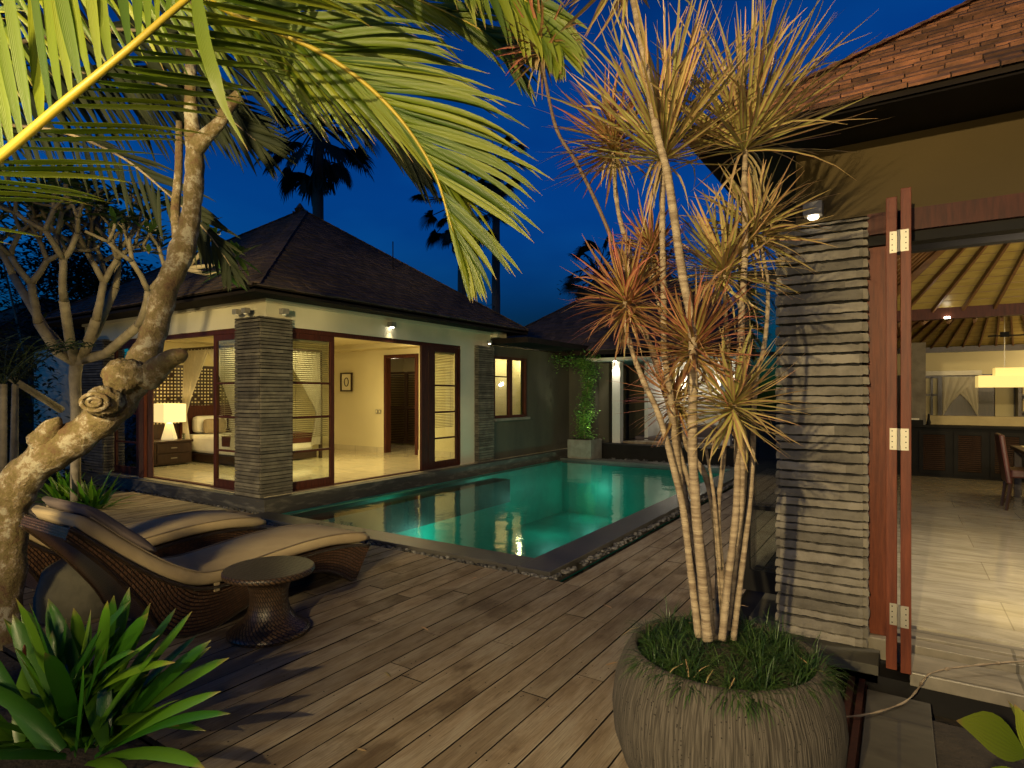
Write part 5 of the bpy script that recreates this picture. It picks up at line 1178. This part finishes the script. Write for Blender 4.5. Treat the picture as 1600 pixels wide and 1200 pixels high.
# E hanging frond beside the trunk
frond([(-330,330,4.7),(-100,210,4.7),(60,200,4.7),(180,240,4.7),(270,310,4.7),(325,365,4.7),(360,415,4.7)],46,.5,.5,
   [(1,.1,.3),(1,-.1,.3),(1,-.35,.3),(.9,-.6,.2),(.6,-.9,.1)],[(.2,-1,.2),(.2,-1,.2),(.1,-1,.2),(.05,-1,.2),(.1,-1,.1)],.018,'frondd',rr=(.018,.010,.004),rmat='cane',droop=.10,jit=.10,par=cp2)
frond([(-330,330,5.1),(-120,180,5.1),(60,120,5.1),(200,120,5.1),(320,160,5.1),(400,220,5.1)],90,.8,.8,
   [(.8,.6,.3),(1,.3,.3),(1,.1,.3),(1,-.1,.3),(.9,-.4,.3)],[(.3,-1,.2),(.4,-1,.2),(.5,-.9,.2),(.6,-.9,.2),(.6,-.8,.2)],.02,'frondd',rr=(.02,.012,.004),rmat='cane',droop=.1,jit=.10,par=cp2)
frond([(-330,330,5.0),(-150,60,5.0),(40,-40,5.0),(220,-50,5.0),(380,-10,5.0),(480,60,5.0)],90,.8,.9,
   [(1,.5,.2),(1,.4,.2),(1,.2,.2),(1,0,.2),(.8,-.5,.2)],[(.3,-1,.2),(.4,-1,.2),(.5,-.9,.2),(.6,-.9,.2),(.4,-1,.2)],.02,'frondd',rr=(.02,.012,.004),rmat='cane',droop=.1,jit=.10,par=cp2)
# F upper background frond
frond([(-230,400,3.4),(-40,0,3.4),(200,-90,3.4),(420,-60,3.4),(600,-20,3.4),(740,40,3.4),(800,90,3.4)],90,.5,.6,
   [(1,.4,0),(1,.3,0),(1,.2,0),(1,0,0),(1,-.4,0)],[(.6,-.9,.2),(.8,-.6,.2),(.9,-.45,.2),(.9,-.45,.2),(.5,-.9,.2)],.015,'frond',rr=(.014,.008,.003),droop=.14,jit=.09,flat=(0,.6))
q=MB(); P=smoothpath([at(305,-20,1.95),at(318,60,1.95),at(335,120,1.95),(at(352,170,1.97)),at(388,236,2.0)],3); q.leaf(P,[.022*x for x in interp([.6,1,1,1,.7,.3,.02],len(P))],dirv(1,0,.2),.2); q.build('hanging_leaflet','frond',cp,smooth=True)

# ================================================================ FAN PALMS and backdrop trees
def fan_palm(px,topy,D,crown_px,label,nf=22,gnd=0.,tw=.22,bare=.0):
    nf=int(nf*1.35)
    top=at(px,topy,D); t=thing('fan_palm',V((top.x,top.y,-.1)),label,'fan palm','tall fan palms beyond the villa roof')
    q=MB(); n=14; q.tube([V((top.x,top.y,-.1+ (top.z+.1)*i/n)) for i in range(n+1)],[tw*(1.2-.3*i/n) for i in range(n+1)],10,noise=.08); q.build('trunk','canedark',t)
    Rm=crown_px/930.*D; q=MB()
    for i in range(nf):
        a=i*2.39996+R_.uniform(-.3,.3); el=1.2-2.25*(i+.5)/nf+R_.uniform(-.15,.15); d=V((math.cos(a)*math.cos(el),math.sin(a)*math.cos(el),math.sin(el)))
        Lp=Rm*R_.uniform(.50,.74); e=top+d*Lp+UP*(-.12*Lp if el<.3 else 0); q.tube([top,(top+e)/2+UP*.05*Lp,e],[.04,.03,.02],5)
        # fan of segments
        hd=(d+V((0,0,-.35))).normalized(); s1=hd.cross(UP).normalized(); s2=hd.cross(s1).normalized(); fr=Rm*R_.uniform(.25,.36)
        s1=(s1+s2*R_.uniform(-.5,.5)).normalized()
        for k in range(26):
            an=(-1+2*(k+.5)/26)*1.9; dv=hd*math.cos(an)+s1*math.sin(an); L_=fr*(1-.25*abs(an)/1.9)*R_.uniform(.88,1.08)
            pts=[e,e+dv*L_*.5,e+dv*L_*.78+UP*(-.06*L_),e+dv*L_+UP*(-.22*L_)]; q.leaf(pts,[.01,L_*.055,L_*.05,.005],s2.cross(dv).normalized(),.2)
    # dead skirt
    for i in range(5):
        a=R_.uniform(0,2*PI); d=V((math.cos(a)*.25,math.sin(a)*.25,-1)).normalized(); e=top+d*Rm*R_.uniform(.5,.85)
        q.tube([top,e],.03,5)
        for k in range(10):
            dv=(V((R_.uniform(-.4,.4),R_.uniform(-.4,.4),-1))).normalized(); q.leaf([e,e+dv*Rm*.12,e+dv*Rm*.24],[.01,.05,.005],dv.cross(FW),.2)
    q.build('crown','palm_sil',t)
fan_palm(497,195,22,118,'tallest dark fan palm silhouetted behind the villa roof peak',26,tw=.21)
fan_palm(722,320,27,88,'dark fan palm silhouette behind the right slope of the villa roof',22,tw=.20)
fan_palm(775,255,29,60,'smaller dark fan palm crown overlapped by the bright frond tip',18,tw=.20)
fan_palm(935,430,24,75,'low dark fan palm behind the far pavilion roof',20,tw=.2)
def bush(name,label,c,rx,ry,rz,n,L_,w,m='dark_leaf',stems=4,cat='shrub',group=None):
    c=V(c); t=thing(name,V((c.x,c.y,-.1)),label,cat,group); q=MB()
    cl=[V((R_.gauss(0,.45)*rx,R_.gauss(0,.45)*ry,R_.gauss(0,.45)*rz)) for _ in range(14)]
    for i in range(n):
        k=R_.choice(cl); p=c+k+V((R_.gauss(0,.28)*rx,R_.gauss(0,.28)*ry,R_.gauss(0,.25)*rz))
        if p.z<-.1: p.z=R_.uniform(0,.5)
        leaflet(q,p,L_*R_.uniform(.7,1.3),w)
    q.build('foliage',m,t); q=MB()
    for i in range(stems):
        a=R_.uniform(0,2*PI); e=c+R_.choice(cl); b=V((c.x+.2*rx*math.cos(a),c.y+.2*ry*math.sin(a),-.12)); q.tube([b,(b+e)/2+V((.05*rx,0,0)),e],[.05,.04,.02],6)
    q.build('stems','plumbark',t); return t
bush('hedge_shrub','dark dense shrub between the white wall and picture edge',at(-20,640,11),1.0,1.0,2.0,5000,.16,.03)
bush('hedge_shrub','dark tall shrub behind the bare plumeria branches',at(90,430,17),3.0,1.5,2.0,6000,.22,.045)
bush('hedge_shrub','dark shrub above the villa far left roof edge',at(215,460,19),2.5,1.5,1.2,3000,.22,.045)
bush('backdrop_tree','dark leafy tree top behind the far pavilion',at(985,455,25),2.2,1.5,1.0,3500,.25,.05,cat='tree')
bush('backdrop_tree','dark leafy tree right of the far pavilion roof',at(1190,560,21),2.2,1.5,2.2,5000,.25,.05,cat='tree')
bush('backdrop_tree','tiny dark tree crown on the villa roof skyline near the palm trunk',at(745,488,26),.7,.7,.4,600,.2,.04,cat='tree')
# thin cane palms at the far left
for k,(px,py,D,label) in enumerate(((20,755,6.6,'slender ringed cane palm at the left picture edge'),(2,760,6.3,'slender cane palm cut by the left picture border'))):
    b=ground(px,820+k*10,-.1); b=at(px,616+930*1.7/D,D); t=thing('cane_palm',b,label,'cane palm'); q=MB(); tp_=at(px+4,600,D); q.tube([b,(b+tp_)/2,tp_],[.045,.04,.032],9,noise=.04); q.build('stem','plumbark',t,smooth=True); q=MB()
    for i in range(9):
        a=i*.7; d=V((math.cos(a)*.7,math.sin(a)*.7,1)).normalized(); p=tp_.copy(); pts=[]; dd=d.copy()
        for j in range(9): pts.append(p.copy()); p=p+dd*.11; dd=(dd+V((0,0,-.14))).normalized()
        q.tube(pts,.006,4)
        for j in range(1,9):
            for s in (-1,1): sd=dd.cross(UP).normalized()*s; q.leaf([pts[j],pts[j]+sd*.1+UP*.02,pts[j]+sd*.2-UP*.03],[.004,.012,.001],dd,.2)
    q.build('leaves','dark_leaf',t)
# neighbouring roof at far left
t=thing('neighbour_house',at(60,560,22),'dark neighbouring house roof behind the plumeria','house')
c=at(60,560,22); boxes('walls','darkwall',t,(c.x-3,c.x+3,c.y-2.5,c.y+2.5,-.1,3.0)); hip_roof(t,c.x-3.6,c.x+3.6,c.y-3.1,c.y+3.1,3.0,.7,.25,.3,'shingle',faces='SE')

# ================================================================ GARDEN SPOTS (fixtures for the unseen lamps, some of them added as fill)
def spot_fixture(loc,tgt,label,post=True):
    loc,tgt=V(loc),V(tgt); d=(tgt-loc).normalized(); t=thing('garden_spotlight',V((loc.x,loc.y,0)),label,'spotlight','garden spotlights')
    q=MB(); q.tube([loc-d*.22,loc-d*.03],[.05,.06],14); q.build('housing','black',t,smooth=False)
    q=MB(); q.tube([loc-d*.029,loc-d*.027],[.05,.05],14); q.build('lens','bulb',t)
    q=MB(); q.tube([V((loc.x,loc.y,-.1)),loc-UP*.08],.018,8); q.build('stake','black',t)
spot_fixture(KEY1,(-.75,3.2,1.15),'black garden spotlight on a tall pole facing the bowl planter')
spot_fixture(KEY3,(-7.2,6,1.6),'added black floodlight on a tall pole, unseen, brightening the villa')
t=thing('added_lantern',(1.6,-2.9,1.95),'added fill lantern on a black post, unseen behind the viewer','lantern')
q=MB(); q.tube([(1.6,-2.9,-.1),(1.6,-2.9,1.7)],[.05,.04],8); q.tube([(1.6,-2.9,2.2),(1.6,-2.9,2.3)],[.2,.01],12); q.build('lantern_post','black',t)
spot_fixture(KEY2,(-2.3,1.5,2.6),'small black garden spotlight aimed up into the palm fronds')
spot_fixture((-9.2,1.9,.25),(-12.2,5.0,1.9),'small added ground spotlight, unseen, warming the bare plumeria and wall')
q=MB()
for (x,y) in ((-2.2,1.9),(-1.6,3.4),(-2.9,3.2),(-1.3,2.2),(-3.3,4.2),(-1.9,4.4),(-2.3,2.7),(-1.2,4.9),(-3.2,1.9)):
    a=R_.uniform(0,6.28); d=V((math.cos(a),math.sin(a),0)); L_=R_.uniform(.05,.12); c=V((x+R_.uniform(-.2,.2),y+R_.uniform(-.2,.2),.006)); q.leaf([c,c+d*L_*.3+UP*.004,c+d*L_*.7+UP*.006,c+d*L_],[.002,.008,.008,.001],d.cross(UP),.3)
tag(q.build('scattered_leaves','strawleaf',None),'few small dry leaves scattered over the timber deck','dry leaves',kind='stuff')
t=thing('added_bollard',(-3.1,-1.5,-.1),'added black bollard lamp, unseen behind the viewer, filling the deck','bollard lamp')
q=MB(); q.lathe([(.06,0),(.06,1.2),(.02,1.22)],(-3.1,-1.5,-.1),14); q.lathe([(.0,0),(.13,.0),(.02,.06)],(-3.1,-1.5,1.56),14); q.build('post','black',t)
